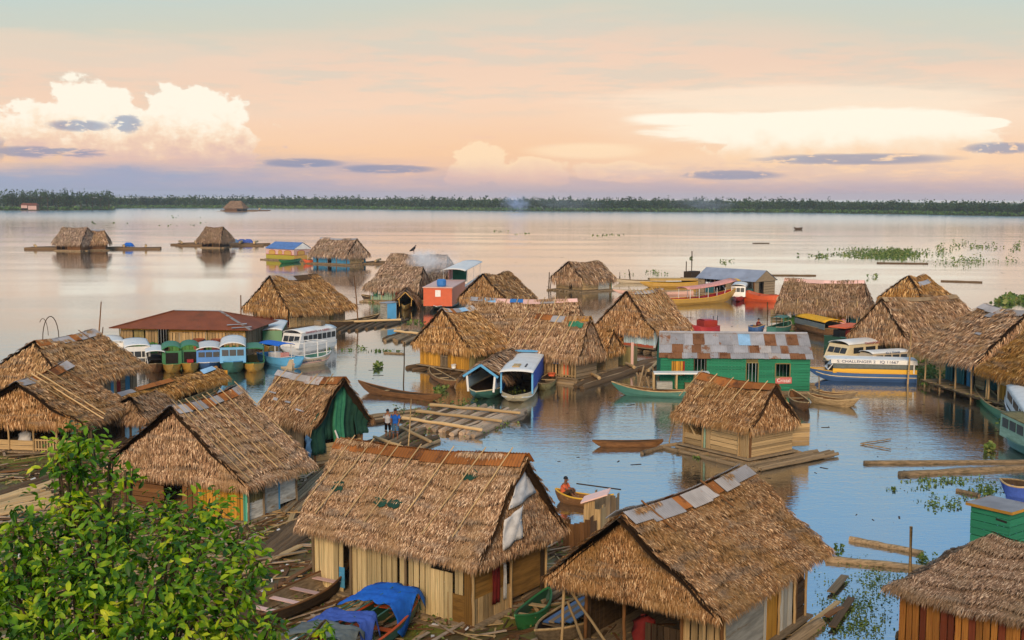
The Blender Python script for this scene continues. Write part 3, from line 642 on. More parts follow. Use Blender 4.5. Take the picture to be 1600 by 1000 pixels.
q_ = at(478, 690); P = [[at(464 + 32 * i / 6, 680, 0) + Vector((0, .1 * math.sin(i * 2), 1.55 - .95 * j / 6 - (.2 if i < 2 and j > 4 else 0))) for j in range(7)] for i in range(7)]; mb = MB(); mb.sheet(P, .012); tag(mb.build('hanging_cloth', C_white, None, True), 'white sheet hung to dry below the thatch eave', 'cloth')

# ---- green house
h = Hut((16.04, 85.56, -0.04, 5.45, 1.8, 5.3, 5.37, 2.56, 4.09, -0.01, 0.), 'green_house', 'long green board house with a patched grey and rusty tin roof', 'house', o=.15, zb=.12, rake=0); H20 = h
h.roof = MB(); f = h.F['-y']; mb = MB()
for k in ('-y', '+y'):
    g = h.F[k]; mb.sheet([[g.pt(u, v, -.04, False) for v in (0, 1)] for u in (0, 1)], .05)
h.roof = mb.build('roof', W_dark, h.root)
for row, (v0, v1, n, rs) in enumerate(((0, .50, 13, {3: M_orust, 7: M_sky, 9: M_orust, 11: M_orust}), (.44, .82, 14, {1: M_orust, 3: M_orust, 4: M_zrust, 8: M_orust, 11: M_orust}), (.76, 1.04, 15, {0: M_orust, 1: M_orust, 4: M_orust, 6: M_orust, 13: M_orust}))):
    us = np.sort(np.concatenate([[0, 1], (np.arange(1, n) + rng.uniform(-.3, .3, n - 1)) / n]))
    for i in range(n):
        u0, u1 = us[i], us[i + 1] + .006; l = .03 + .022 * (2 - row) + .006 * (i % 2); mb = MB(); e = random.uniform(-.02, .02)
        corr(mb, f.pt(u0, v0 + e * (row > 0), l, False), f.pt(u1, v0 + e * (row > 0), l, False), f.pt(u1, v1 + e, l + .012, False), f.pt(u0, v1 + e, l + .012, False), .15, .016)
        mb.build('roof_sheet', rs.get(i, M_zinc if (i * 3 + row) % 7 else M_zrust), h.roof)
g = h.F['+y']; mb = MB(); corr(mb, g.pt(0, 0, .04, False), g.pt(1, 0, .04, False), g.pt(1, 1.02, .04, False), g.pt(0, 1.02, .04, False), .15, .016); mb.build('rear_roof_sheet', M_zinc, h.roof)
mb = MB(); P0 = f.pt(0, 0, .12, False); P1 = f.pt(1, 0, .12, False); mb.tube([P0, P1], .09, 8); mb.build('ridge_cap', M_zinc, h.roof)
h.wall('-y', [(0, .07, 'H', W_green, None, .2), (.07, .165, 'H', W_green, (0, .44), .2), (.07, .165, 'H', W_green, (.92, 1), .2), (.165, .225, 'H', W_green, None, .2), (.07, .15, 'V', W_yel, (.45, .92), .16), (.15, .165, 'V', W_red, (.45, .92), .16),
               (.305, .575, 'H', W_green, None, .2), (.575, .655, 'H', W_olive, (.88, 1), .2), (.655, .77, 'H', W_green, None, .2), (.77, .868, 'H', W_green, (0, .45), .2), (.77, .868, 'H', W_green, (.86, 1), .2), (.868, 1, 'H', W_green, None, .2),
               (.07, .165, 'F', W_green, (.45, .92)), (.77, .868, 'F', W_olive, (.45, .86)), (.225, .305, 'F', W_dark, (0, .98)), (.575, .655, 'F', W_olive, (0, .88)), (.23, .25, 'V', W_red, (0, .5), .12)])
h.wall('+x', [(0, 1, 'H', W_green, None, .2)], far=True).wall('-x', [(0, 1, 'H', W_green, None, .2)], far=True).rest(W_green).raft(far=True, ext=.8, floor=W_dark)
mb = MB()
for sx, X_ in ((1, 5.3), (-1, -5.3)): mb.add([(X_, -1.7, 2.5), (X_, 1.7, 2.5), (X_, 0, 3.95), (X_ - .05 * sx, -1.7, 2.5), (X_ - .05 * sx, 1.7, 2.5), (X_ - .05 * sx, 0, 3.95)], [(0, 1, 2), (5, 4, 3), (0, 2, 5, 3), (1, 4, 5, 2)])
mb.build('gable', W_green, h.root)

# ---- middle group
h = Hut((-3.98, 94.97, 0.84, 2.29, 3.28, 2.26, 1.18, 2.12, 5.06, 0.11, 0.), 'thatched_hut', 'thatched hut with a bright yellow plank front and three dark windows', o=.35, zb=.4, ov={'+x': -3.2}).thatch(TH2); H16 = h
h.F['-x']; h.ridge([(.7, M_zinc), (.4, M_rust), (.6, M_zinc), (.7, M_sky), (.9, M_zrust)], .5)
h.wall('-x', [(0, .12, 'V', W_yel, None, .28), (.12, .26, 'V', W_yel, (0, .58), .28), (.12, .26, 'V', W_yel, (.88, 1), .28), (.26, .40, 'V', W_yel, None, .3), (.40, .54, 'R', W_grey, (0, .5), .16), (.54, .65, 'V', W_yel, None, .28), (.65, .78, 'V', W_yel, (0, .55), .28), (.78, .95, 'V', W_yel, None, .28), (.95, 1, 'V', W_olive), (.12, .26, 'F', W_brown, (.58, .88)), (.65, .78, 'F', W_brown, (.55, .85))])
h.wall('-y', [(0, 1, 'V', W_olive, None, .3)]).raft(n=8, ext=.9, ext2=.6, mat=LOGD).rest(W_olive)
h = Hut((1.2, 105.0, -0.12, 5.2, 3.3, 4.9, 4.6, 2.5, 4.9, 0., 0.), 'thatched_hut', 'thatched hut mostly hidden behind the yellow plank hut', o=.6).thatch(TH)
h.ridge([(1, M_zinc), (.8, M_sky), (1, W_pink), (.9, P_blue), (1.2, W_pink), (1, M_zrust), (1.6, W_pink)], .6); h.poles([.35, .45, .55, .7, .8, .9], .5, r=.04, lean=-.05); h.rest(W_grey).raft(far=True)
h = Hut((3.38, 91.02, -0.61, 3.23, 1.95, 2.91, 3.12, 2.03, 4.89, 0.02, 0.), 'thatched_hut', 'thatched hut with laundry on its open front and five poles over the roof', o=.4, zb=.4, ov={'-x': .2}).thatch(TH); H18 = h
h.ridge([(.9, None), (1.1, M_rust), (.9, M_zinc), (.35, M_rust), (1.3, W_yel)], .5); h.poles([.08, .3, .56, .8], .85, r=.035, lean=-.1).poles([.68], .3, r=.03)
f = h.F['-y']; P = [[f.pt(.73 + .22 * i / 5, .13 + .13 * j / 4 + (.05 if i > 3 else 0), .2) for j in range(5)] for i in range(6)]; mb = MB(); mb.sheet(P, .012); mb.build('roof_patch', C_green, h.roof)
h.wall('-y', [(0, .45, 'H', W_olive, (0, .3), .2), (.45, .62, 'P', W_tan, (0, .62)), (.78, .9, 'P', C_orange, (.05, .7)), (.62, .98, 'R', W_tan, (0, .6), .3), (.9, 1, 'R', W_tan, (.0, .55), .15), (.3, .38, 'P', C_red, (.2, .75)), (.66, .74, 'P', C_tblue, (.45, .75))])
h.wall('+x', [(0, .96, 'H', W_grey, None, .28)]).posts('-y', (0, .42, .62, .78, 1), W_tan, .06).raft(n=7, ext=.7, ext2=.7, mat=LOGW).rest(W_olive)
h = Hut((7.0, 94.2, -0.61, 1.5, 1.3, 1.3, 1.3, 2.0, 3.6, 0, 0), 'thatched_lean_to', 'small thatched lean-to behind the hut with laundry', 'hut', o=.3).thatch(TH); h.rest(W_tan).raft(far=True)
h = Hut((12.19, 109.25, 0.77, 2.6, 3.47, 2.5, 2.7, 2.07, 5.35, -0.02, 0.), 'thatched_hut', 'tall thatched hut with pale blue walls above an orange red base board', o=.45, zb=.45, ov={'-x': .4}).thatch(TH); H19 = h
h.ridge([(1, M_zrust)] * 5, .35); h.poles([.1, .2, .3, .4, .5, .6, .7, .8, .9], .5, W_tan, .035)
h.wall('-x', [(.0, .03, 'V', W_pale), (.03, .3, 'H', W_pale, (.12, .72), .22), (.42, 1, 'V', W_pale, (.12, 1), .26), (0, 1, 'P', P_brick, (-.02, .13))]).wall('-y', [(0, 1, 'V', W_pale, (.12, 1), .3), (0, 1, 'P', W_white, (0, .12))]).raft(far=True, ext=.8).rest(W_pale)
h.posts('-x', (.3, .42), W_brown)

# ---- left group
h = Hut((-30.57, 80.55, 1.26, 4.44, 3.30, 3.09, 3.01, 1.85, 4.35, 0.02, 0.07), 'thatched_hut', 'thatched hut at the left edge with a tin ridge and a bent wire on top', o=.5, zb=.3).thatch(TH2); H27 = h
h.ridge([(.9, M_rust), (.7, M_zinc), (.9, M_zinc), (.5, M_rust), (.6, M_zinc), (1, M_zinc)], .6); h.poles([.75], .5, W_brown, .03)
h.wall('-y', [(0, .62, 'V', W_grey, None, .3), (.62, .66, 'V', W_blue), (.66, .70, 'V', W_tan), (.70, .76, 'V', W_red, None, .3), (.76, .82, 'H', W_grey), (.82, .9, 'V', W_blue, None, .5), (.9, 1, 'V', W_grey, None, .3)]).raft(far=True).rest(W_grey)
mb = MB(); A_ = h.F['-y'].pt(.12, 0, .1, False); mb.tube([A_ + Vector((.8 * math.cos(t) + .8, 0, 1.5 * math.sin(t))) for t in np.linspace(0, math.pi, 12)], .03, 6); mb.tube([A_ + Vector((.3 + .5 * math.cos(t), .2, 1.2 * math.sin(t) + .2)) for t in np.linspace(0, 2.2, 10)], .02, 6); mb.build('bent_wire', W_dark, h.roof)
h = Hut((-25.48, 64.43, 1.40, 2.57, 3.40, 2.9, 1.98, 2.0, 4.29, 0.14, 0.21), 'thatched_hut', 'thatched hut with an open porch and slat fence at the left edge', o=.5, zb=.3, ov={'-x': .5}).thatch(TH); H28 = h
h.ridge([(.6, M_zinc), (.5, M_zrust), (.5, M_rust), (.9, None), (.7, M_rust), (.8, M_zinc)], .5); h.poles([.33, .43], 1.05, r=.04).poles([.8], .6, W_brown, .04).poles([.6, .22], .5, W_tan, .03)
h.wall('-x', [(.55, .96, 'R', W_tan, (0, .36), .17), (.2, .55, 'H', W_tan, (0, .3), .25)]).posts('-x', (.3, .55, .78, .98), W_tan, .06).raft(n=8, ext=.4).rest(W_dark)
h = Hut((-21.2, 67.2, 1.40, 2.0, 1.3, 1.5, 1.6, 1.6, 2.6, 0, 0), 'thatched_lean_to', 'ragged low thatched lean-to with a blue tarpaulin beside the porch hut', 'hut', o=.3).thatch(TH); h.wall('-y', [(0, 1, 'H', W_olive, None, .3)]).raft(far=True).rest(W_dark)
P = [[h.world((-1.75 - .06 * math.sin(i * 2), -1.1 + 1.3 * i / 7, 1.7 - 1.5 * j / 6)) for j in range(7)] for i in range(8)]; mb = MB(); mb.sheet(P, .012); tag(mb.build('tarpaulin', C_tblue, None, True), 'grey blue tarpaulin hanging from the ragged lean-to', 'tarpaulin')

# ---- house with the red-brown tin roof
h = Hut((-28.13, 104.83, -0.10, 6.29, 3.92, 1.96, 2.19, 2.46, 3.68, 0., 0.), 'plank_house', 'wide plank house with a low red-brown tin hip roof and green skirting', 'house', o=.7, zb=.3, rake=0); H29 = h
a_, b_ = 6.29, 3.92; R0, R1 = h.R0, h.R1; mb = MB()
for q in ((R0, R1, (a_, -b_, 2.46), (-a_, -b_, 2.46)), (R1, R0, (-a_, b_, 2.46), (a_, b_, 2.46)), (R0, R0, (-a_, -b_, 2.46), (-a_, b_, 2.46)), (R1, R1, (a_, b_, 2.46), (a_, -b_, 2.46))): mb.sheet([[Vector(q[0]).lerp(Vector(q[1]), u).lerp(Vector(q[3]).lerp(Vector(q[2]), u), v) + Vector((0, 0, .012 * (i % 2))) for v in (0, .5, 1)] for i, u in enumerate(np.linspace(0, 1, 61))], .03)
h.roof = mb.build('roof', M_brown, h.root)
for p_, q_, mat in ((R0, R1, M_zinc), (R1, (a_, -b_, 2.46), M_zrust), (R0, (-a_, -b_, 2.46), M_brown), (R1, (a_, b_, 2.46), M_brown)):
    mb = MB(); mb.beam(Vector(p_) + Vector((0, 0, .06)), Vector(q_) + Vector((0, 0, .06)), .28, .04); mb.build('ridge_cap', mat, h.roof)
for k in range(2):
    t0 = .68 + .15 * k; c_ = Vector(R1).lerp(Vector((a_, -b_, 2.46)), t0); mb = MB(); mb.beam(c_ + Vector((-1.1, -.35, -.02)) , c_ + Vector((.5, .15, .06)), .55, .03); mb.build('roof_patch', M_zinc, h.roof)
h.top['-y'] = h.top['+x'] = h.top['-x'] = h.top['+y'] = 2.6
h.wall('-y', [(0, .1, 'V', W_tan, (.4, .86), .3), (.1, .2, 'V', W_olive, (.4, .86), .8), (.2, .3, 'V', W_tan, (.4, .86), .3), (.39, .55, 'V', W_tan, (.36, .8), .3), (.55, 1, 'V', W_tan, (.3, .82), .3), (0, .3, 'V', W_lgreen, (0, .42), .3), (.39, 1, 'V', W_lgreen, (0, .34), .3), (0, .3, 'P', W_yel, (.86, 1)), (.39, 1, 'P', W_yel, (.82, 1)), (.4, .5, 'F', W_tan, (.38, .8))])
h.wall('+x', [(0, 1, 'V', W_grey, None, .3)]).posts('-y', (0, .3, .39, .7, 1), W_olive).raft(far=True).rest(W_olive)

# ---- far and right-hand huts (each wall one piece, too small to pick the planks apart)
h = Hut((-22.78, 126.49, 0.89, 4.53, 3.64, 3.95, 2.55, 2.21, 5.47, 0.12, -0.08), 'thatched_hut', 'large thatched hut with a railed porch and white tin at its ridge end', o=.7, zb=.4).thatch(TH2); H6 = h
h.ridge([(1.1, M_zinc), (1.1, M_zinc), (2.4, W_dark)], .7)
h.wall('-x', [(.1, 1, 'R', W_red, (0, .38), .3), (.7, 1, 'R', W_tan, (0, .38), .3)], far=True).wall('-y', [(0, .45, 'V', W_tan, (0, .4), .4), (.45, .7, 'V', W_tan, None, .5), (.72, .78, 'V', W_olive), (.78, 1, 'V', W_grey, None, .4)], far=True).posts('-x', (0, .3, .6, 1), W_tan, .07).posts('-y', (.1, .25, .45), W_tan, .06).raft(far=True, ext=1.).rest(W_grey)
h = Hut((-15.18, 157.50, -0.15, 3.54, 3.33, 1.6, 3.43, 2.27, 4.64, 0.05, -0.08), 'thatched_hut', 'thatched hut with pale green walls beside the red barge', o=.5).thatch(TH3); H7 = h
h.wall('-y', [(0, .25, 'V', W_pgreen, (0, .7), .3), (.25, .55, 'V', W_pgreen, None, .3), (.55, .65, 'V', W_red, (0, .8)), (.65, 1, 'V', W_pgreen, (0, .75), .3)], far=True).posts('-y', (.05, .25, .5, .8), W_tan, .06).raft(far=True, ext=1).rest(W_pgreen)
h = Hut((-13.96, 177.57, -0.33, 5.48, 2.95, 4.64, 4.57, 2.42, 5.27, 0., 0.), 'thatched_hut', 'grey thatched hut with smoke drifting over it, in the middle distance', o=.5).thatch(TH3); h.rest(W_grey).raft(far=True); H8 = h
h = Hut((-1.73, 141.18, 1.06, 3.41, 3.18, 3.36, 2.95, 2.08, 4.88, 0.07, 0.), 'thatched_hut', 'thatched hut with a yellow wall right of the red barge', o=.5).thatch(TH2)
h.wall('-x', [(0, .08, 'P', P_white, (0, .9)), (.08, .5, 'V', W_yel, None, .4), (.85, 1, 'V', W_yel)], far=True).wall('-y', [(0, .35, 'V', W_yel), (.4, 1, 'V', W_olive)], far=True).raft(far=True).rest(W_olive)
h = Hut((10.65, 176.49, 0.73, 3.32, 3.13, 3.23, 3.23, 2.12, 4.38, 0., 0.), 'thatched_hut', 'lone thatched hut with light board walls mirrored in the open water', o=.35, zb=.3).thatch(TH); H10 = h
h.wall('-x', [(0, .5, 'H', W_tan, None, .4), (.5, .62, 'V', W_dark, (0, .05)), (.62, 1, 'H', W_tan, (0, .75), .4)], far=True).wall('-y', [(0, .55, 'H', W_tan, None, .4), (.55, .95, 'P', W_white, None)], far=True).raft(far=True, ext=1.2).rest(W_tan)
P = [[h.world((3.05 + .06 * math.sin(i), -2.9 + 1.5 * i / 6, 2.5 - 2.3 * j / 6)) for j in range(7)] for i in range(7)]; mb = MB(); mb.sheet(P, .02); tag(mb.build('tarpaulin', C_green, None, True), 'green tarpaulin on the corner of the lone hut', 'tarpaulin')
h = Hut((-35.28, 241.64, -0.62, 5.17, 3.30, 5.1, 4.93, 2.34, 5.28, 0., 0.), 'thatched_hut', 'far thatched hut with blue lower walls beside the yellow house', o=.5).thatch(TH3); H5 = h
h.ridge([(1, M_zinc)] * 5, .5); h.wall('-y', [(0, .1, 'V', W_blue), (.15, .45, 'V', W_blue, (0, .5), .5), (.55, 1, 'V', W_blue, (0, .5), .5)], far=True).wall('+x', [(0, .15, 'V', W_blue), (.15, .8, 'V', W_tan, (0, .8), .5)], far=True).posts('-y', (.15, .45, .7, 1), W_brown, .08).raft(far=True, ext=2.).rest(W_blue)
h = Hut((32.01, 168.90, -0.81, 5.18, 2.74, 5.3, 5.12, 2.28, 3.76, 0., 0.), 'tin_roofed_house', 'open sided house with a smooth grey tin roof', 'house', o=.3, zb=.35, rake=0); H11 = h
mb = MB()
for k in ('-y', '+y'):
    g = h.F[k]; corr(mb, g.pt(0, 0, .03, False), g.pt(1, 0, .03, False), g.pt(1, 1, .03, False), g.pt(0, 1, .03, False), .3, .02)
h.roof = mb.build('roof', M_grey, h.root); mb = MB()
mb.sheet([[(5.05, -2.6, 2.28), (5.05, 2.6, 2.28)], [(5.05, 0, 3.7), (5.05, .01, 3.7)]], .05); mb.build('gable', W_grey, h.root)
h.wall('-y', [(0, .12, 'V', W_grey, None, .3), (.12, .3, 'V', W_teal, (0, .6), .4), (.5, .6, 'V', W_grey), (.62, .98, 'V', W_teal, (0, .5), .4)], far=True).wall('+x', [(0, .2, 'V', W_grey), (.45, 1, 'H', W_grey, None, .4)], far=True).posts('-y', (.3, .5, .62, .8, 1), W_brown, .08).raft(far=True).rest(W_dark)
h = Hut((33.99, 127.84, -0.41, 4.72, 3.19, 4.47, 3.95, 2.28, 5.12, 0., 0.), 'thatched_hut', 'thatched hut with a pale plank along its ridge and goods in its open front', o=.6, ov={'-y': 1.2}).thatch(TH3); H12 = h
h.ridge([(1, W_pink)] * 4, .55); h.wall('-y', [(0, .4, 'V', W_lgreen, (0, .9), .4), (.55, .8, 'V', W_yel, (0, .7)), (.85, 1, 'V', W_teal)], far=True).posts('-y', (0, .2, .45, .7, .95), W_tan, .07, inset=-.9).raft(far=True).rest(W_lgreen)
h = Hut((47.20, 137.26, 0.62, 2.9, 3.14, 1.9, 1.4, 2.42, 5.10, 0.08, 0.), 'thatched_hut', 'golden thatched roof peeping up behind the right-hand huts', o=.5).thatch(TH2); h.rest(W_grey).raft(far=True)
h.drape('tin_patch', 'two pale tin patches on the golden thatch slope', 'roof patch', '-y', ((.1, .35), (.75, .2), (.78, .32), (.1, .5)), M_zinc, .2, 5, .02)
h = Hut((35.46, 102.32, 0.59, 5.56, 2.96, 5.2, 4.86, 2.41, 5.47, 0.06, -0.11), 'thatched_hut', 'thatched hut with a weathered plank ridge, behind the passenger boats', o=.6).thatch(TH); H14 = h
h.ridge([(1, W_grey)] * 6, .45); h.wall('-x', [(0, .3, 'V', W_olive, None, .3), (.6, 1, 'V', W_olive, (0, .8), .3)], far=True).posts('-x', (0, .3, .5, .7, 1), W_tan, .07).posts('-y', (.0, .1, .2, .3), W_tan, .07).raft(far=True).rest(W_olive)
h = Hut((35.0, 85.2, -1.41, 4.35, 4.16, 1.6, 3.9, 2.72, 6.18, 0.01, 0.), 'thatched_house', 'long thatched stilt house at the right edge with teal walls', 'house', o=1.7, zb=.55, ov={'-y': 1.9}).thatch(TH); H15 = h
h.ridge([(1.5, M_zinc), (1.4, M_zinc), (1.5, M_zrust), (1.4, M_zinc), (1.5, M_zinc)], .6)
for (u0, u1, v0, v1) in ((.35, .48, .12, .2), (.6, .68, .5, .54)): f = h.F['-y']; mb = MB(); corr(mb, f.pt(u0, v0, .2), f.pt(u1, v0, .2), f.pt(u1, v1, .2), f.pt(u0, v1, .2), .1, .01); mb.build('roof_patch', M_zinc, h.roof)
h.wall('-y', [(0, .2, 'V', W_teal, None, .4), (.24, .5, 'V', W_teal, None, .3), (.56, .72, 'V', W_blue, None, .35), (.78, 1, 'H', W_tan, None, .3)])
h.posts('-y', np.linspace(0, 3.6, 10).tolist(), W_tan, .07, z0=-.4, inset=-1.55, top=2.75).posts('-y', (.3, 1.2, 2.2), W_brown, .06, z0=-.3, inset=-1.4, top=.6)
mb = MB()
for i in range(34):
    x_ = h.wx0 - .3 + i * .36; piece('deck_plank', W_grey if i % 3 else W_olive, h.root, (x_, h.wy0 - 1.75 - random.uniform(0, .2), .5), (x_ + .1, h.wy0 + .1, .5), .3, .05)
for k in (-1.6, -.8): log('deck_beam', LOGD, h.root, (h.wx0 - .6, h.wy0 + k, .38), (h.wx0 + 12., h.wy0 + k, .36), .1)
h.raft(far=True).rest(W_teal)
h = Hut((35.2, 76.8, -1.41, 3.5, 2.9, 2.6, 2.8, 2.45, 5.2, 0, 0), 'thatched_house', 'lower golden thatched roof over plank walls at the right edge', 'house', o=.7, zb=.55, ov={'-y': 1.0}).thatch(TH2); H15b = h
h.wall('-y', [(0, .5, 'H', W_tan, (.35, 1), .3), (0, .5, 'V', W_yel, (0, .35), .3), (.6, 1, 'V', W_red, None, .3)]).posts('-y', (0, .25, .5, .75, 1), W_tan, .07, z0=-.4, inset=-.7, top=2.6).raft(far=True).rest(W_tan)
# ---- far side of the anchorage
h = Hut((-48.32, 255.70, -0.64, 4.53, 2.6, 4.15, 4.5, 2.53, 3.88, 0.05, 0.), 'yellow_house', 'small yellow and pink floating house with a blue tin roof and arched windows', 'house', o=.15, zb=.3, rake=0); H4 = h
mb = MB()
for k in ('-y', '+y'):
    g = h.F[k]; corr(mb, g.pt(0, 0, .03, False), g.pt(1, 0, .03, False), g.pt(1, 1.05, .03, False), g.pt(0, 1.05, .03, False), .4, .02)
h.roof = mb.build('roof', M_blue, h.root); mb = MB(); mb.sheet([[(4.4, -2.5, 2.5), (4.4, 2.5, 2.5)], [(4.4, 0, 3.8), (4.4, .01, 3.8)]], .05); mb.build('gable', P_white, h.root)
h.wall('-y', [(0, 1, 'P', W_lime, (0, .42)), (0, 1, 'P', W_pink, (.44, 1)), ], far=True).wall('+x', [(0, 1, 'P', P_ochre, (0, .42)), (0, 1, 'P', W_pink, (.44, 1))], far=True)
for side, us in (('-y', ((.12, .33), (.45, .58), (.66, .9))), ('+x', ((.2, .6),))):
    pr = h.line(side); p0, p1 = Vector((*pr[0], 0)), Vector((*pr[1], 0)); d_ = (p1 - p0); n_ = Vector((d_.y, -d_.x, 0)).normalized(); d_n = d_.normalized()
    for u0, u1 in us:
        c_ = p0 + d_ * (u0 + u1) / 2 + n_ * .03; hw = d_.length * (u1 - u0) / 2; base = [(-hw, 1.3)] + [(-hw * math.cos(t), 1.85 + .35 * math.sin(t)) for t in np.linspace(0, math.pi, 9)] + [(hw, 1.3)]
        for nm, sc_, off, mat in (('window_frame', 1.12, 0, P_red), ('window_shutter', 1., .03, P_ochre)):
            pts = [c_ + n_ * off + d_n * x_ * sc_ + Vector((0, 0, (z_ - 1.6) * sc_ + 1.6)) for x_, z_ in base]; k = len(pts); mb = MB(); mb.add([p + n_ * .03 for p in pts] + pts, [tuple(range(k))] + [(i, (i + 1) % k, k + (i + 1) % k, k + i) for i in range(k)]); mb.build(nm, mat, h.root)
h.wall('+y', [(0, 1, 'P', W_pink)], far=True).raft(far=True, ext=1.).rest(W_pink)
piece('trim', P_red, h.root, (h.wx0, h.wy0 - .04, 1.28), (h.wx1, h.wy0 - .04, 1.28), .04, .1)
h = Hut((-108.26, 294.30, -0.23, 3.86, 3.94, 3.71, 3.32, 2.36, 5.79, 0., 0.), 'thatched_hut', 'bigger of the two thatched roofs on the far left raft', o=.6).thatch(TH3); h.posts('-y', (0, .2, .4), W_brown, .1).wall('-y', [(.45, 1, 'V', W_brown, None, .6)], far=True).raft(far=True).rest(W_brown)
h = Hut((-103.65, 297.10, 0.23, 2.39, 3.32, 1.64, 1.34, 2.38, 5.19, 0, 0.), 'thatched_hut', 'smaller grey ridged roof behind the first on the far left raft', o=.6).thatch(TH3); h.ridge([(1, M_zinc)] * 3, .6); h.rest(W_brown).raft(far=True)
h = Hut((-78.54, 314.06, -0.25, 3.40, 3.66, 2.76, 2.23, 2.29, 5.52, 0., 0.), 'thatched_hut', 'lone open sided thatched hut on a raft with blue tarpaulins', o=.9).thatch(TH3); h.posts('-y', (0, .3, .6, 1), W_brown, .1).wall('-y', [(.55, 1, 'V', W_dark, (0, .8), .6)], far=True).raft(far=True).rest(W_dark)
p_ = at(369, 331); h = Hut((p_.x, p_.y, -.1, 8, 7, 4.5, 4.5, 3.6, 9, 0, 0), 'thatched_hut', 'tiny thatched hut near the far bank', o=.8).thatch(TH3); h.wall('-y', [(0, .7, 'V', W_brown, (0, .7), .8)], far=True).posts('-y', (.0, .35, .7, 1), W_dark, .25).raft(far=True, ext=6).rest(W_dark)
p_ = at(41, 329.5); h = Hut((p_.x, p_.y + 8, .1, 6.5, 4, 6, 5.5, 4.6, 6.2, 0, 0), 'riverbank_house', 'brown house with a red tin roof in front of the left bank trees', 'house', o=.4, zb=.6, rake=0); mb = MB()
for k in ('-y', '+y', '-x', '+x'): g = h.F[k]; mb.sheet([[g.pt(u, v, 0, False) for v in (0, 1)] for u in (0, 1)], .1)
mb.build('roof', M_brown, h.root); h.wall('-y', [(0, .4, 'V', W_pink, (.4, 1), 1.), (.45, 1, 'V', W_pink, (.1, .9), 1.)], far=True).raft(far=True).rest(W_brown)
# ---- green shack at the right edge, its tin roof nearly flat
N_, L_ = at(1580, 800, 2.05), at(1513, 785, 2.05); d_ = N_ - L_; wl = d_.length; d_.normalize(); n_ = Vector((-d_.y, d_.x, 0)); c_ = (N_ + L_) / 2 + n_ * .85
h = Hut((c_.x, c_.y, math.atan2(d_.y, d_.x), wl / 2, .85, wl / 2, wl / 2, 1.9, 2.15, 0, 0.), 'green_shack', 'small green board shack with a flat whitish tin roof at the right edge', 'shack', o=.1, zb=-.1, rake=0); H30 = h
mb = MB(); mb.box((0, 0, 2.02), (wl + .1, 1.8, .07)); h.roof = mb.build('roof', M_zinc, h.root)
for p0, p1 in (((-wl / 2 - .06, -.92, 2.0), (wl / 2 + .06, -.92, 2.0)), ((-wl / 2 - .07, -.9, 2.0), (-wl / 2 - .07, .9, 2.0)), ((wl / 2 + .07, -.9, 2.0), (wl / 2 + .07, .9, 2.0))): piece('roof_edge', W_yel, h.root, p0, p1, .04, .1)
for k in h.top: h.top[k] = 1.98
h.wall('-y', [(0, 1, 'H', W_green, None, .3)]).wall('-x', [(0, 1, 'H', W_green, None, .3)]).wall('+x', [(0, 1, 'H', W_green, None, .3)]).rest(W_green)
piece('slot', DARK, h.root, (.25, h.wy0 - .025, 1.62), (.7, h.wy0 - .025, 1.58), .08, .02, up=(0, -1, 0))
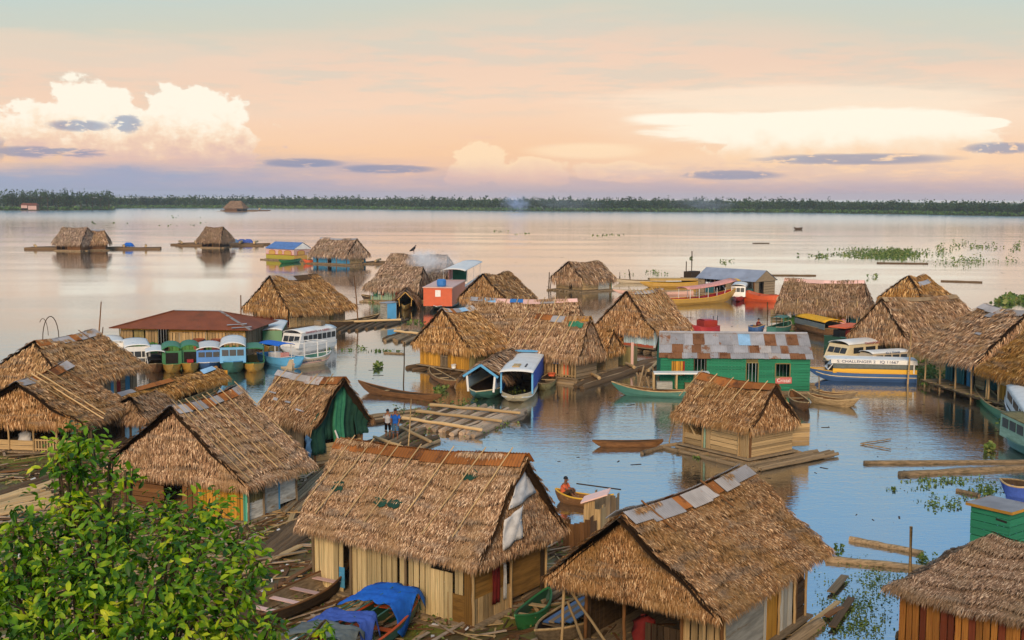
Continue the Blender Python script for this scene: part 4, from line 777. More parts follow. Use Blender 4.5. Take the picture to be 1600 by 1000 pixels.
# ============================================================ boats
class Boat:
    """hull lofted between bow and stern (points on the water), bow along +x"""
    def __init__(s, name, label, cat, bow, stern, B, D, hull, gun=None, inner=None, trans=.1, rise=.3, rise_s=.15, thwarts=0, tmat=None, group=None, rail=None, draft=.14, rake=.5, fore=.45):
        bow, stern = Vector(bow), Vector(stern); bow.z = stern.z = 0; s.L = L = (bow - stern).length; c_ = (bow + stern) / 2; d = bow - stern
        s.root = thing(name, label, cat, (c_.x, c_.y, 0), math.atan2(d.y, d.x), group); s.B, s.D = B, D; inner = inner or hull; gun = gun or hull
        def hb(t):
            if t < fore: q = t / fore; return B / 2 * (trans + (1 - trans) * math.sin(q * math.pi / 2) ** .75)
            q = (t - fore) / (1 - fore); return max(.025, B / 2 * math.cos(q ** 1.5 * math.pi / 2))
        def zs(t): return D + rise * max(0, (t - .45) / .55) ** 2 + rise_s * max(0, (.45 - t) / .45) ** 2
        def zb(t):
            k = max(0, (t - .78) / .22) ** 2 * .85
            if trans < .4: k = max(k, max(0, (.2 - t) / .2) ** 2 * .75)
            return -draft + (zs(t) + draft) * k
        s.hb, s.zs, s.zbot = hb, zs, zb
        N = 17; ts = [i / (N - 1) for i in range(N)]; V = []; F = []; m = []
        def X_(t, z): return (t - .5) * L + (rake * .5 * (z - D) if t > .8 else 0)
        for t in ts:
            h_, a, b = hb(t), zs(t), zb(t); th = min(.05, h_ * .5); o = [(0, b), (.62 * h_, b + .08 * (a - b)), (.9 * h_, b + .45 * (a - b)), (h_, a)]
            fl = min(b + .12, a - .02); i_ = [(h_ - th, a), (.9 * h_ - th, max(fl, b + .45 * (a - b))), (.55 * h_, fl), (0, fl)]
            ring = o + i_ + [(-y, z) for y, z in reversed(i_[:-1])] + [(-y, z) for y, z in reversed(o[1:])]
            V.append([(X_(t, z), y, z) for y, z in ring])
        n = len(V[0]); mb = MB(); mb.add([q for r in V for q in r], [(i * n + j, i * n + (j + 1) % n, (i + 1) * n + (j + 1) % n, (i + 1) * n + j) for i in range(N - 1) for j in range(n)])
        mb.m = [0 if (j < 3 or j >= n - 3) else 1 for i in range(N - 1) for j in range(n)]
        mb.add(V[0], [tuple(range(n))]); mb.add(V[-1], [tuple(reversed(range(n)))])
        mb.build('hull', [hull, inner], s.root)
        for sg in (1, -1):
            mb = MB(); mb.tube([(X_(t, zs(t)), sg * (hb(t) - .02), zs(t) + .015) for t in ts], .035 + .012 * D, 6); mb.build('gunwale', gun, s.root)
            if rail:
                mb = MB(); mb.tube([(X_(t, .6), sg * (.93 * hb(t) + .035), zb(t) + .62 * (zs(t) - zb(t))) for t in ts[:-1]], .04, 6); mb.build('rub_rail', rail, s.root)
        for i in range(thwarts):
            t = .14 + .72 * (i + .5) / thwarts; z = zs(t) - .1; piece('thwart', tmat or gun, s.root, ((t - .5) * L, -hb(t) * .93, z), ((t - .5) * L, hb(t) * .93, z), .24, .03)
        if trans >= .4: piece('transom', hull, s.root, (-.5 * L - .02, -hb(0) * .95, .5 * zs(0)), (-.5 * L - .02, hb(0) * .95, .5 * zs(0)), zs(0) * 1.02, .04, up=(-1, 0, 0))
    def fx(s, t): return (t - .5) * s.L
    def roof(s, t0, t1, w, z, mat, arch=.22, n=7, over=.0, name='roof', sheer=0., th=.04, thatch=None):
        x0, x1 = s.fx(t0), s.fx(t1); P = []
        for i in range(n + 2):
            x = x0 + (x1 - x0) * i / (n + 1); f = i / (n + 1)
            P.append([(x, w / 2 * math.sin(a), z + arch * (math.cos(a) - .2) + sheer * f * f) for a in np.linspace(-1.25, 1.25, 9)])
        mb = MB(); mb.sheet(P, th); o = mb.build(name, mat, s.root, True); return o
    def canopy(s, t0, t1, w, z, mat, np_=3, pm=None, **k):
        s.roof(t0, t1, w, z, mat, **k)
        for i in range(np_):
            t = t0 + (t1 - t0) * (i + .3) / (np_ - .4) if np_ > 1 else (t0 + t1) / 2
            t = min(t, t1 - .01)
            for sg in (1, -1): piece('canopy_post', pm or W_tan, s.root, (s.fx(t), sg * min(w / 2 * .9, s.hb(t) * .95), s.zs(t) - .05), (s.fx(t), sg * w / 2 * .9, z + .03), .05, .05, up=(1, 0, 0))
    def cabin(s, t0, t1, w, z0, h, mat, roofmat, nwin=4, front=3, slant=.35, arch=.22, win=GLASS, wz=(.45, .85), frame=None, lower=None, back=False, over=.12):
        """box cabin with a slanted front, side windows and front windows"""
        x0, x1 = s.fx(t0), s.fx(t1); y = w / 2; mb = MB(); th = .04; z1 = z0 + h
        for sg in (1, -1): mb.add([(x0, sg * y, z0), (x1, sg * y, z0), (x1 - slant, sg * y, z1), (x0, sg * y, z1), (x0, sg * (y - th), z0), (x1, sg * (y - th), z0), (x1 - slant, sg * (y - th), z1), (x0, sg * (y - th), z1)], [(0, 1, 2, 3), (7, 6, 5, 4), (0, 4, 5, 1), (1, 5, 6, 2), (2, 6, 7, 3), (3, 7, 4, 0)])
        mb.add([(x1, -y + th, z0), (x1, y - th, z0), (x1 - slant, y - th, z1), (x1 - slant, -y + th, z1)], [(0, 1, 2, 3)])
        if back: mb.add([(x0, -y + th, z0), (x0, y - th, z0), (x0, y - th, z1), (x0, -y + th, z1)], [(0, 1, 2, 3)])
        mb.build('cabin', mat, s.root)
        if lower:
            for sg in (1, -1): piece('cabin_band', lower, s.root, (x0, sg * (y + .012), z0 + h * .2), (x1 - .1, sg * (y + .012), z0 + h * .2), h * .4, .02, up=(0, sg, 0))
            piece('cabin_band', lower, s.root, (x1 - slant * .2 + .03, -y, z0 + h * .2), (x1 - slant * .2 + .03, y, z0 + h * .2), h * .4, .02, up=(1, 0, slant / h))
        for i in range(nwin):
            xa = x0 + .15 + (x1 - slant - x0 - .25) * i / nwin; xb = xa + (x1 - slant - x0 - .25) / nwin * .78; zc = z0 + h * sum(wz) / 2; hh = h * (wz[1] - wz[0])
            for sg in (1, -1):
                if frame: piece('window_frame', frame, s.root, (xa - .05, sg * (y + .01), zc), (xb + .05, sg * (y + .01), zc), hh + .1, .025, up=(0, sg, 0))
                piece('window', win, s.root, (xa, sg * (y + .018), zc), (xb, sg * (y + .018), zc), hh, .03, up=(0, sg, 0))
        for i in range(front):
            ya = -y + .12 + (w - .24) * i / front + .04; yb = ya + (w - .24) / front - .08; f = sum(wz) / 2; xc = x1 - slant * f + .02; zc = z0 + h * f
            piece('windscreen', win, s.root, (xc, ya, zc), (xc, yb, zc), h * (wz[1] - wz[0]), .03, up=(1, 0, slant / h))
        s.roof(t0 - over / s.L, t1 + (over - slant * .9) / s.L, w + .16, z1, roofmat, arch)
        return z1
    def text(s, txt, x, y, z, size, mat, face=-1, tilt=0., name='lettering'):
        cu = bpy.data.curves.new(name, 'FONT'); cu.body = txt; cu.size = size; cu.extrude = .004; cu.align_x = 'CENTER'; cu.align_y = 'CENTER'
        o = bpy.data.objects.new('tmp', cu); COL.objects.link(o); bpy.context.view_layer.update()
        me = bpy.data.meshes.new_from_object(o.evaluated_get(bpy.context.evaluated_depsgraph_get())); bpy.data.objects.remove(o); me.name = name; me.materials.clear(); me.materials.append(mat)
        p = bpy.data.objects.new(name, me); COL.objects.link(p); p.parent = s.root; p['kind'] = 'stuff'; p.location = (x, y, z); p.rotation_euler = (math.pi / 2 - tilt, 0, 0 if face < 0 else math.pi); return p
INK_R = mk('red_ink', s2l(170, 50, 54), bump=0, objvar=0); INK_B = mk('blue_ink', s2l(40, 60, 110), bump=0, objvar=0)

def canoe(label, bow, stern, B=.8, D=.35, hull=None, gun=None, inner=None, th=3, name='canoe', group=None, **k):
    return Boat(name, label, 'canoe', bow, stern, B, D, hull or W_brown, gun or W_tan, inner or W_brown, .12, k.pop('rise', .28), k.pop('rise_s', .2), th, k.pop('tmat', W_tan), group, **k)
# --- the row of moored boats under the red-brown roof: bows towards the bank
def moored(label, px, py, L, B, D, heading, **k):
    p = at(px, py); heading = math.degrees(math.atan((800 - px) / 1850)) + heading * .35; d = Vector((math.sin(R(heading)), -math.cos(R(heading)), 0)); return Boat('moored_boat', label, 'boat', p, p - d * L, B, D, trans=.75, group='boats moored side by side at the plank house', **k)
b = moored('white cabin boat leftmost in the moored row, half hidden by thatch', 182, 571, 6, 1.9, .6, 12, hull=P_white, inner=P_tarb); b.cabin(.05, .8, 1.7, .55, 1.15, P_white, P_white, 4, 0)
b = moored('white boat with three dark portholes across its front', 217, 578, 6, 2.1, .6, 8, hull=P_white, inner=P_tarb); b.cabin(.0, .85, 1.95, .55, 1.2, P_white, P_white, 4, 3, .2, wz=(.3, .68))
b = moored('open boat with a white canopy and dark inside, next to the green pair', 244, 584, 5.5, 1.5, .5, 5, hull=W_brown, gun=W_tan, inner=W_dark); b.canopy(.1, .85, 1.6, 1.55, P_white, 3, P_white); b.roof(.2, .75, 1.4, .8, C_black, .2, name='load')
b = moored('green canopied boat left one of the green pair', 270, 586, 6, 1.5, .5, 3, hull=P_ochre, gun=P_ochre, inner=P_dgreen); b.cabin(.0, .64, 1.5, .5, 1.1, P_green, P_green, 3, 0, .15, .5, DARK, over=.05); piece('doorway', DARK, b.root, (b.fx(.64) - .02, 0, .6), (b.fx(.64) - .1, 0, 1.45), .95, .05, up=(1, 0, .1))  # doorway: a solid panel coloured as the shade of the open front
b = moored('green canopied boat right one of the green pair, red seat inside', 298, 584, 6, 1.5, .5, 2, hull=P_ochre, gun=P_ochre, inner=P_dgreen); b.cabin(.0, .64, 1.5, .5, 1.1, P_green, P_green, 3, 0, .15, .5, DARK, over=.05); piece('doorway', DARK, b.root, (b.fx(.64) - .02, 0, .6), (b.fx(.64) - .1, 0, 1.45), .95, .05, up=(1, 0, .1)); piece('seat', P_red, b.root, (b.fx(.66), -.25, .75), (b.fx(.66), .25, .75), .3, .25)  # same solid panel, with the shade of the open front in its colour
b = moored('blue boat with a white cap and three front windows', 327, 582, 6, 2.0, .5, 0, hull=P_dblue, gun=P_white, inner=P_tarb); b.cabin(.0, .74, 1.95, .55, 1.0, P_blue, P_white, 4, 3, .3, .35)
b = moored('taller blue boat with a long white domed roof', 364, 586, 7, 2.05, .75, -2, hull=P_teal, gun=P_lblue, inner=P_tarb); b.cabin(.0, .78, 2.0, .75, 1.2, P_lblue, P_white, 5, 3, .3, .5)
b = moored('green canopied open boat at the right end of the moored row', 396, 584, 6, 1.7, .55, -3, hull=P_ochre, gun=P_green, inner=P_dgreen); b.canopy(.0, .66, 1.75, 1.6, P_green, 3, P_green)
b = Boat('moored_boat', 'green and white striped boat behind the blue open boat', 'boat', at(420, 560), at(437, 530), 1.9, .7, P_ochre, P_ochre, P_dgreen, .7); b.cabin(.1, .7, 1.7, .7, 1.2, P_green, P_white, 3, 0)
# blue open boat, the white boats beside it
b = Boat('motor_boat', 'open blue motor boat with a blue canvas top', 'boat', at(474, 578), at(412, 566), 1.9, .75, P_lblue, P_lblue, P_blue, .7, .3, .1, 2, P_blue); b.canopy(.1, .6, 1.7, 1.75, C_blue, 2, P_white)
piece('seat', P_white, b.root, (b.fx(.3), -.5, .8), (b.fx(.3), .5, .8), .5, .5); piece('console', C_pink, b.root, (b.fx(.55), -.3, .9), (b.fx(.55), .3, .9), .4, .5)
b = Boat('river_bus', 'long white cabin boat with red lettering along its roof', 'boat', at(440, 557), at(514, 543), 2.1, .65, P_white, P_white, P_tarb, .85, .2); z_ = b.cabin(.04, .84, 2.0, .62, 1.25, P_white, P_white, 7, 3, .5, .4, wz=(.42, .82)); b.text('TRANSPORTES  A A  TURISMO', b.fx(.45), 1.07, z_ + .04, .26, INK_R, 1, .3); b.text('TRANSPORTES  A A  TURISMO', b.fx(.45), -1.07, z_ + .04, .26, INK_R, -1, .3); piece('roof_box', W_grey, b.root, (b.fx(.2), -.4, z_ + .55), (b.fx(.2), .4, z_ + .55), .6, .4)
b = Boat('white_launch', 'low white launch with a pipe frame, moored before the long white boat', 'boat', at(517, 567), at(448, 576), 1.9, .75, P_tarb, P_white, P_teal, .8, .25, .05, 1, P_white, rail=P_pink)
for t in (.25, .55, .8):
    for sg in (1, -1): piece('frame_pipe', P_white, b.root, (b.fx(t), sg * b.hb(t) * .9, .7), (b.fx(t), sg * b.hb(t) * .9, 2.0), .06, .06, up=(1, 0, 0))
    piece('frame_pipe', P_white, b.root, (b.fx(t), -b.hb(t) * .9, 2.0), (b.fx(t), b.hb(t) * .9, 2.0), .06, .06)
for sg in (1, -1): piece('frame_pipe', P_white, b.root, (b.fx(.25), sg * .8, 2.02), (b.fx(.8), sg * .65, 2.02), .06, .06)
b.text('EXPRESO FLUVIAL', b.fx(.4), -.93, .5, .26, INK_B, -1, -.1)
# thatched long boat on the left
b = Boat('thatched_longboat', 'long wooden boat with a shaggy golden thatch roof', 'boat', at(352, 612), at(176, 664), 2.0, .6, W_olive, W_tan, W_dark, .6, .5, .1, 0, rail=W_tan); s_ = b
for i in range(10):
    t = .1 + .068 * i * 1.1
    for sg in (1, -1): piece('roof_post', W_tan, b.root, (b.fx(t), sg * .9, .5), (b.fx(t), sg * .85, 1.35), .07, .07, up=(1, 0, 0))
x0, x1 = b.fx(.03), b.fx(.9); fs = [Face((x0, 0, 1.8), (x1, 0, 1.95), (x1, -.95, 1.35), (x0, -.95, 1.2), 0), Face((x1, 0, 1.95), (x0, 0, 1.8), (x0, .95, 1.2), (x1, .95, 1.35), 0)]
r_ = thatch(b.root, fs, .042, TH2)
for u0, u1, mat in ((.0, .13, M_zinc), (.16, .5, M_rust), (.82, .95, M_sky)): mb = MB(); corr(mb, fs[0].pt(u0, 0, .16), fs[0].pt(u1, 0, .16), fs[0].pt(u1, .35, .16), fs[0].pt(u0, .35, .16), .12, .012); mb.build('roof_patch', mat, r_)
piece('end_board', W_yel, b.root, (x1 + .15, -.9, 1.2), (x1 + .15, .9, 1.2), 1.1, .05, up=(1, 0, 0))
# red barge
b = Boat('red_barge', 'brick red barge with a white canopied deck and a blue barrel', 'barge', at(682, 488), at(735, 452), 3.4, .7, P_dgreen, P_white, P_tarb, .9, .0, .0, fore=.8)
zz = .7; x1 = b.fx(.97); x0 = b.fx(.60); mb = MB(); mb.box(((x0 + x1) / 2, 0, 1.75), (x1 - x0, 3.5, 2.2)); mb.build('cargo_box', P_orange, b.root); mb = MB(); mb.box(((x0 + x1) / 2, 0, 2.9), (x1 - x0 + .2, 3.7, .1)); mb.build('box_lid', P_pink, b.root)
piece('hatch', P_white, b.root, (x1 + .02, -.3, 2.2), (x1 + .02, .35, 2.2), .8, .04, up=(1, 0, 0))
for sg in (1, -1):
    piece('side_wall', P_brick, b.root, (b.fx(0), sg * 1.55, 1.35), (x0 - .05, sg * 1.6, 1.35), 1.3, .06, up=(0, 1, 0)); piece('side_rail', P_white, b.root, (b.fx(0), sg * 1.6, 2.1), (x0, sg * 1.65, 2.1), .25, .12, up=(0, 1, 0))
    for i in range(6): piece('side_window', P_white, b.root, (b.fx(.04 + .09 * i), sg * 1.62, 1.45), (b.fx(.04 + .09 * i) + .3, sg * 1.63, 1.45), .7, .04, up=(0, 1, 0))
b.canopy(-.05, .58, 3.5, 4.0, P_white, 3, P_white, arch=.4); piece('awning', C_pink, b.root, (b.fx(0), -1.6, 3.0), (b.fx(.35), -1.6, 3.0), 1.5, .05, up=(0, 1, 0)); piece('green_screen', C_green, b.root, (b.fx(.4), -.8, 3.0), (b.fx(.4), 1.2, 3.0), 1.6, .05, up=(1, 0, 0))
mb = MB(); mb.tube([(x1 - 1.2, .3, 2.96), (x1 - 1.2, .3, 3.2), (x1 - 1.2, .3, 3.7), (x1 - 1.2, .3, 3.85)], [.5, .58, .58, .4], 14); o = mb.build('barrel', P_blue); o.parent = None; o.location = b.root.location; o.rotation_euler = b.root.rotation_euler; tag(o, 'blue barrel standing on the red barge', 'barrel')
b = Boat('thatched_canoe', 'small canoe with a little arched thatch roof beside the barge', 'canoe', at(632, 488), at(640, 462), 1.5, .45, P_ochre, P_ochre, W_dark, .3); x0, x1 = b.fx(.15), b.fx(.85); thatch(b.root, [Face((x0, 0, 2.2), (x1, 0, 2.2), (x1, -1., 1.2), (x0, -1., 1.2), 0), Face((x1, 0, 2.2), (x0, 0, 2.2), (x0, 1., 1.2), (x1, 1., 1.2), 0)], .12, TH3)
for sg in (1, -1): piece('roof_post', P_ochre, b.root, (x1, sg * .7, .4), (x1, sg * .8, 1.4), .08, .08, up=(1, 0, 0)); piece('roof_edge', P_ochre, b.root, (x1 + .05, sg * .95, 1.2), (x1 + .05, 0, 2.15), .1, .05, up=(1, 0, 0))
# the two boats in front of the yellow plank hut
b = Boat('covered_boat', 'pale blue boat with a brown pitched thatch roof', 'boat', at(744, 628), at(800, 592), 2.2, .6, P_teal, P_cream, W_dark, .5, .1, .15, fore=.7); x0, x1 = b.fx(0), b.fx(.88)
thatch(b.root, [Face((x0, 0, 2.45), (x1, 0, 2.35), (x1, -1.25, 1.6), (x0, -1.25, 1.7), 0), Face((x1, 0, 2.35), (x0, 0, 2.45), (x0, 1.25, 1.7), (x1, 1.25, 1.6), 0)], .075, TH)
for sg in (1, -1):
    piece('side_panel', W_pale, b.root, (x0, sg * 1.0, 1.1), (x1 - .1, sg * 1.0, 1.1), .75, .04, up=(0, 1, 0)); piece('front_post', P_white, b.root, (x1, sg * .9, .5), (x1, sg * 1.0, 1.6), .14, .1, up=(1, 0, 0)); piece('roof_edge', P_lblue, b.root, (x1 + .12, sg * 1.25, 1.55), (x1 + .12, 0, 2.38), .16, .06, up=(1, 0, 0)); 
    for i in range(5): piece('window', GLASS, b.root, (x1 - .5 - i * .55, sg * 1.03, 1.25), (x1 - .85 - i * .55, sg * 1.03, 1.25), .4, .03, up=(0, 1, 0))
b = Boat('covered_boat', 'boat with blue canvas sides and a flat white roof', 'boat', at(802, 634), at(828, 592), 2.3, .55, P_cream, P_tarb, W_dark, .6, .1, .1, fore=.7, rail=P_white); x0, x1 = b.fx(.02), b.fx(.82)
for sg in (1, -1):
    mb = MB(); mb.sheet([[(x0 + (x1 - x0) * i / 9, sg * (1.1 + .025 * math.sin(i * 2.2 + j)), .55 + 1.4 * j / 5) for j in range(6)] for i in range(10)], .02); mb.build('canvas_side', C_blue2 if sg > 0 else C_blue, b.root, True); piece('front_post', P_lblue, b.root, (x1, sg * 1.08, .5), (x1, sg * 1.08, 1.95), .12, .1, up=(1, 0, 0))
b.roof(.0, .86, 2.45, 2.0, P_white, .16); piece('roof_hatch', W_tan, b.root, (b.fx(.6), -.2, 2.16), (b.fx(.72), -.2, 2.16), .5, .06); piece('roof_bar', P_black, b.root, (b.fx(.58), .45, 2.14), (b.fx(.7), .45, 2.14), .1, .05); piece('stern_top', P_lblue, b.root, (x0 + .1, -1.1, 2.22), (x0 + .1, 1.1, 2.22), .5, .1)
# the passenger boats on the right
b = Boat('passenger_boat', 'long blue and teal passenger boat with blue lettering on its white roof', 'boat', at(1262, 592), at(1428, 596), 2.1, .85, P_dblue, P_yel, P_tarb, .85, .28, .0, rail=P_cream, fore=.6)
piece('sheer_panel', P_yel, b.root, (b.fx(.0), .98, 1.05), (b.fx(.78), .95, 1.05), .42, .05, up=(0, 1, 0)); piece('sheer_panel', P_yel, b.root, (b.fx(.0), -.98, 1.05), (b.fx(.78), -.95, 1.05), .42, .05, up=(0, 1, 0))
for sg in (1, -1):
    mb = MB(); mb.sheet([[(b.fx(.02 + .76 * i / 16), sg * (.95 + .03 * math.sin(i * 1.9 + j)), 1.25 + .6 * j / 4) for j in range(5)] for i in range(17)], .015); mb.build('side_curtain', C_grey, b.root, True)
    piece('roof_band', P_white, b.root, (b.fx(.0), sg * 1.02, 1.95), (b.fx(.8), sg * 1.02, 1.98), .42, .06, up=(0, 1, 0)); piece('bow_window', GLASS, b.root, (b.fx(.79), sg * .93, 1.45), (b.fx(.83), sg * .85, 1.45), .35, .03, up=(0, 1, 0)); piece('stern_post', P_white, b.root, (b.fx(.03), sg * 1.0, .9), (b.fx(.03), sg * 1.0, 1.9), .12, .1, up=(1, 0, 0))
b.roof(0, .84, 2.1, 2.12, P_white, .14)
for fc in (1, -1): b.text('S. CHALLENGER 2   IQ 11667', b.fx(.46), fc * 1.07, 1.96, .36, INK_B, fc, 0.)
b.root.scale.z = .80; piece('bow_shield', P_white, b.root, (b.fx(.8), -.95, 1.45), (b.fx(.8), .95, 1.45), .8, .05, up=(1, 0, .6))
b = Boat('passenger_boat', 'beige cabin boat with red lettering, moored behind the blue one', 'boat', at(1290, 574), at(1406, 561), 2.3, .8, P_cream, P_white, P_tarb, .85, .2, fore=.6); z_ = b.cabin(.0, .9, 2.2, .8, 1.5, P_cream, P_white, 5, 3, .7, .5, wz=(.4, .8)); b.text('TRANSPORTES RAPIDO  A R', b.fx(.42), 1.2, z_ + .05, .34, INK_R, 1, .3); b.root.scale.z = .8
b = Boat('passenger_boat', 'small white roofed boat wedged between the beige and the blue boat', 'boat', at(1335, 580), at(1408, 575), 1.7, .6, P_white, P_white, P_tarb, .8); b.cabin(.0, .85, 1.6, .6, 1.2, P_tarb, P_white, 4, 0, .5, .3); b.text('IQ 2 TRANS', b.fx(.35), .88, 1.85, .28, INK_B, 1, .3); b.root.scale.z = .8
# boats left of / around the tin roofed house
b = Boat('long_riverboat', 'long yellow riverboat with a striped arched canopy', 'boat', at(1150, 470), at(1030, 478), 2.4, .75, P_ochre, P_yel, P_red, .5, 1.1, .1, 4, P_red); b.canopy(.28, .93, 2.4, 2.0, C_pink, 6, P_white, sheer=.8, arch=.4); b.roof(.9, .99, 2., 2.75, P_yel, .4, name='bow_hood')
b = Boat('long_riverboat', 'low weathered pink longboat behind the yellow one', 'boat', at(958, 461), at(1082, 461), 2.0, .55, P_pink, P_tarb, W_dark, .5, .3, .1, 5, P_pink)
b = Boat('long_riverboat', 'yellow tarped longboat nearest the tin roofed house', 'boat', at(1000, 449), at(1090, 449), 2.3, .75, P_ochre, P_yel, W_dark, .7, .1, .2); b.roof(.0, .85, 2.4, 1.1, P_ochre, .5, name='tarp')
b = Boat('long_riverboat', 'slender bleached longboat lying farthest out', 'boat', at(958, 442), at(1040, 443), 1.7, .45, P_tarb, W_grey, W_dark, .4, .3, .2, 4)
b = Boat('workboat', 'small dark workboat with a mast and gear beside the tin roofed house', 'boat', at(1064, 444), at(1096, 441), 2.2, .8, W_dark, W_brown, W_dark, .7); log('mast', W_dark, b.root, (0, 0, .5), (0, 0, 5.2), .08); log('mast', W_dark, b.root, (1.6, 0, .5), (1.6, 0, 3.6), .08); piece('gear', W_dark, b.root, (-1.5, 0, 1.4), (1.2, 0, 1.4), 1.4, 1.1)
b = Boat('cabin_boat', 'white cabin boat with a red hull under the tin roof', 'boat', at(1151, 473), at(1163, 458), 2.1, .6, P_red, P_red, P_tarb, .8, .1); b.cabin(.05, .85, 1.9, .6, 1.4, P_white, P_white, 4, 3, .2, .3)
b = Boat('wooden_boat', 'orange red wooden boat with an upturned end near the tin roofed house', 'boat', at(1228, 473), at(1166, 469), 2.2, .8, P_orange, P_orange, P_brick, .5, .3, .5, 3, P_orange)
b = Boat('rowing_boat', 'blue grey rowing boat with a passenger in red', 'boat', at(1194, 519), at(1173, 517), 1.5, .5, P_dblue, W_tan, W_brown, .6, .3, .1, 2); b_row = b
b = Boat('fishing_boat', 'little green boat with an open green wheelhouse', 'boat', at(1234, 514), at(1205, 522), 1.7, .6, P_teal, P_tarb, P_dgreen, .6, .3); b.canopy(.25, .65, 1.4, 1.5, P_teal, 2, P_teal)
b = Boat('cargo_boat', 'cargo boat covered with an orange yellow tarpaulin', 'boat', at(1322, 530), at(1253, 513), 2.3, .7, W_brown, W_tan, W_dark, .7, .3, .0); b.roof(.05, .75, 2.3, 1.35, C_yellow, .45, name='tarpaulin'); [piece('side_cloth', C_grey, b.root, (b.fx(.05), sg * 1.1, .95), (b.fx(.75), sg * 1.1, .95), .55, .04, up=(0, 1, 0)) for sg in (1, -1)]
b = Boat('cargo_boat', 'dark green cargo boat with an orange top and bundles', 'boat', at(1345, 538), at(1300, 545), 2.2, 1.0, P_dgreen, P_teal, W_dark, .8, .1); [piece('bundle', m_, b.root, (x_, -.5, 1.35), (x_ + .5, .5, 1.35), .6, .7) for x_, m_ in ((-1.6, C_black), (-.8, C_red), (0, C_grey))]; piece('canopy', C_orange, b.root, (-1.8, 0, 1.95), (1.9, 0, 2.0), 1.8, .12); piece('orange_sack', C_orange, b.root, (1.2, -.4, 1.1), (1.2, .4, 1.1), .8, .8)
p_ = at(1236, 510); t_ = thing('board_screen', 'tan plank screen standing on the raft before the dark green hut', 'screen', (p_.x, p_.y + 1.5, 0), -.1)
for i in range(5): piece('board', W_tan, t_, (-1.9, 0, .35 + .3 * i), (2.2, 0, .35 + .3 * i), .27, .05, up=(0, 1, 0))
b = Boat('red_launch', 'dark red launch peeping out behind the blue walled hut', 'boat', at(1080, 524), at(1118, 522), 2.2, .8, P_red, P_red, W_dark, .7); piece('wheelhouse', W_red, b.root, (-1.2, 0, 1.1), (.4, 0, 1.1), 1.4, .8); b.roof(.25, .6, 1.5, 1.5, P_red, .15); [piece('rail_post', P_black, b.root, (x_, -.8, .8), (x_, -.8, 1.8), .05, .05, up=(1, 0, 0)) for x_ in (-2.2, -1.7)]
# canoes
canoe('dark dugout canoe left of the green house', at(958, 616), at(1090, 622), 1.1, .4, P_teal, W_tan, W_brown, 4, rise=.5); b = None
p_ = at(1065, 617); t_ = thing('boat_shelter', 'white roofed shelter box over the dugout canoe', 'shelter', (p_.x, p_.y, .42), -.05); piece('roof', P_white, t_, (-2.0, 0, 1.15), (1.9, 0, 1.2), 1.0, .1)
for x_ in (-2.0, -.4, .9): piece('post', W_tan, t_, (x_, -.4, 0), (x_, -.4, 1.12), .1, .1, up=(1, 0, 0)); piece('post', W_tan, t_, (x_, .4, 0), (x_, .4, 1.12), .1, .1, up=(1, 0, 0))
piece('crate', W_white, t_, (-1.8, -.2, .3), (-.7, -.2, .3), .6, .5); piece('crate', W_tan, t_, (.2, -.1, .25), (1.2, -.1, .25), .6, .4)
canoe('short brown canoe under the right corner of the green house', at(1262, 645), at(1236, 622), 1.1, .4, W_brown, W_tan, None, 2)
canoe('tan canoe pointing right from the green house corner', at(1340, 638), at(1262, 627), 1.0, .38, W_tan, W_tan, W_brown, 4)
canoe('slim dark canoe lying just behind the tan one', at(1338, 626), at(1268, 620), .9, .35, W_grey, W_tan, W_brown, 2)
canoe('straight slim canoe drifting left of the orange ridged raft hut', at(926, 698), at(1036, 697), .6, .26, W_brown, W_brown, W_dark, 1, rise=.1, rise_s=.1)
canoe('long low dugout in front of the yellow plank hut', at(562, 612), at(690, 628), 1.0, .3, W_brown, W_brown, W_dark, 2, rise=.5)
canoe('small square ended canoe right of the blue canvas boat', at(846, 612), at(862, 594), 1.3, .4, W_olive, W_tan, W_dark, 2, rise=.15)
canoe('weathered canoe at the left flank of the thatch roofed boat', at(712, 608), at(672, 584), 1.1, .35, W_brown, W_tan, W_dark, 3)
canoe('dark canoe moored beneath the railed porch hut', at(592, 503), at(516, 512), 1.4, .5, W_dark, W_tan, W_dark, 3, rise=.4)
canoe('flat canoe on the far side of the pale green walled hut', at(612, 470), at(565, 467), 1.4, .4, W_dark, W_tan, W_dark, 2)
canoe('dark green canoe in front of the yellow house', at(436, 412), at(470, 409), 1.6, .5, P_green, P_green, P_dgreen, 2)
b = Boat('motor_canoe', 'orange canopied canoe between the yellow and the blue walled houses', 'canoe', at(474, 412), at(499, 411), 2.0, .6, P_orange, P_orange, P_brick, .5); b.canopy(.1, .7, 1.9, 2.1, C_grey, 2, P_white)
canoe('thin dark canoe at the foot of the lone hut', at(922, 456), at(888, 454), 1.1, .35, P_dgreen, W_tan, W_dark, 2)
canoe('green canoe nosing out of the stilt house shadow', at(1522, 608), at(1574, 662), 1.2, .5, P_green, W_tan, W_olive, 4, rise=.5)
canoe('short tan canoe hidden among the stilts', at(1484, 614), at(1524, 602), .9, .35, W_brown, W_tan, W_dark, 2)
b = Boat('white_speedboat', 'white speedboat cut off by the right edge, dark windows', 'boat', at(1580, 630), at(1625, 700), 2.0, .8, P_white, P_white, P_tarb, .8, .4, rail=P_black); b.cabin(.0, .7, 1.7, .8, 1.1, P_white, P_white, 3, 3, .5, .3)
b = Boat('old_cabin_boat', 'peeling green cabin boat in the lower right of the stilt house', 'boat', at(1583, 690), at(1640, 720), 2.2, .5, P_teal, P_teal, W_dark, .8); b.cabin(.0, .9, 2.0, .5, 1.3, W_pgreen, W_olive, 4, 3, .1, .1)
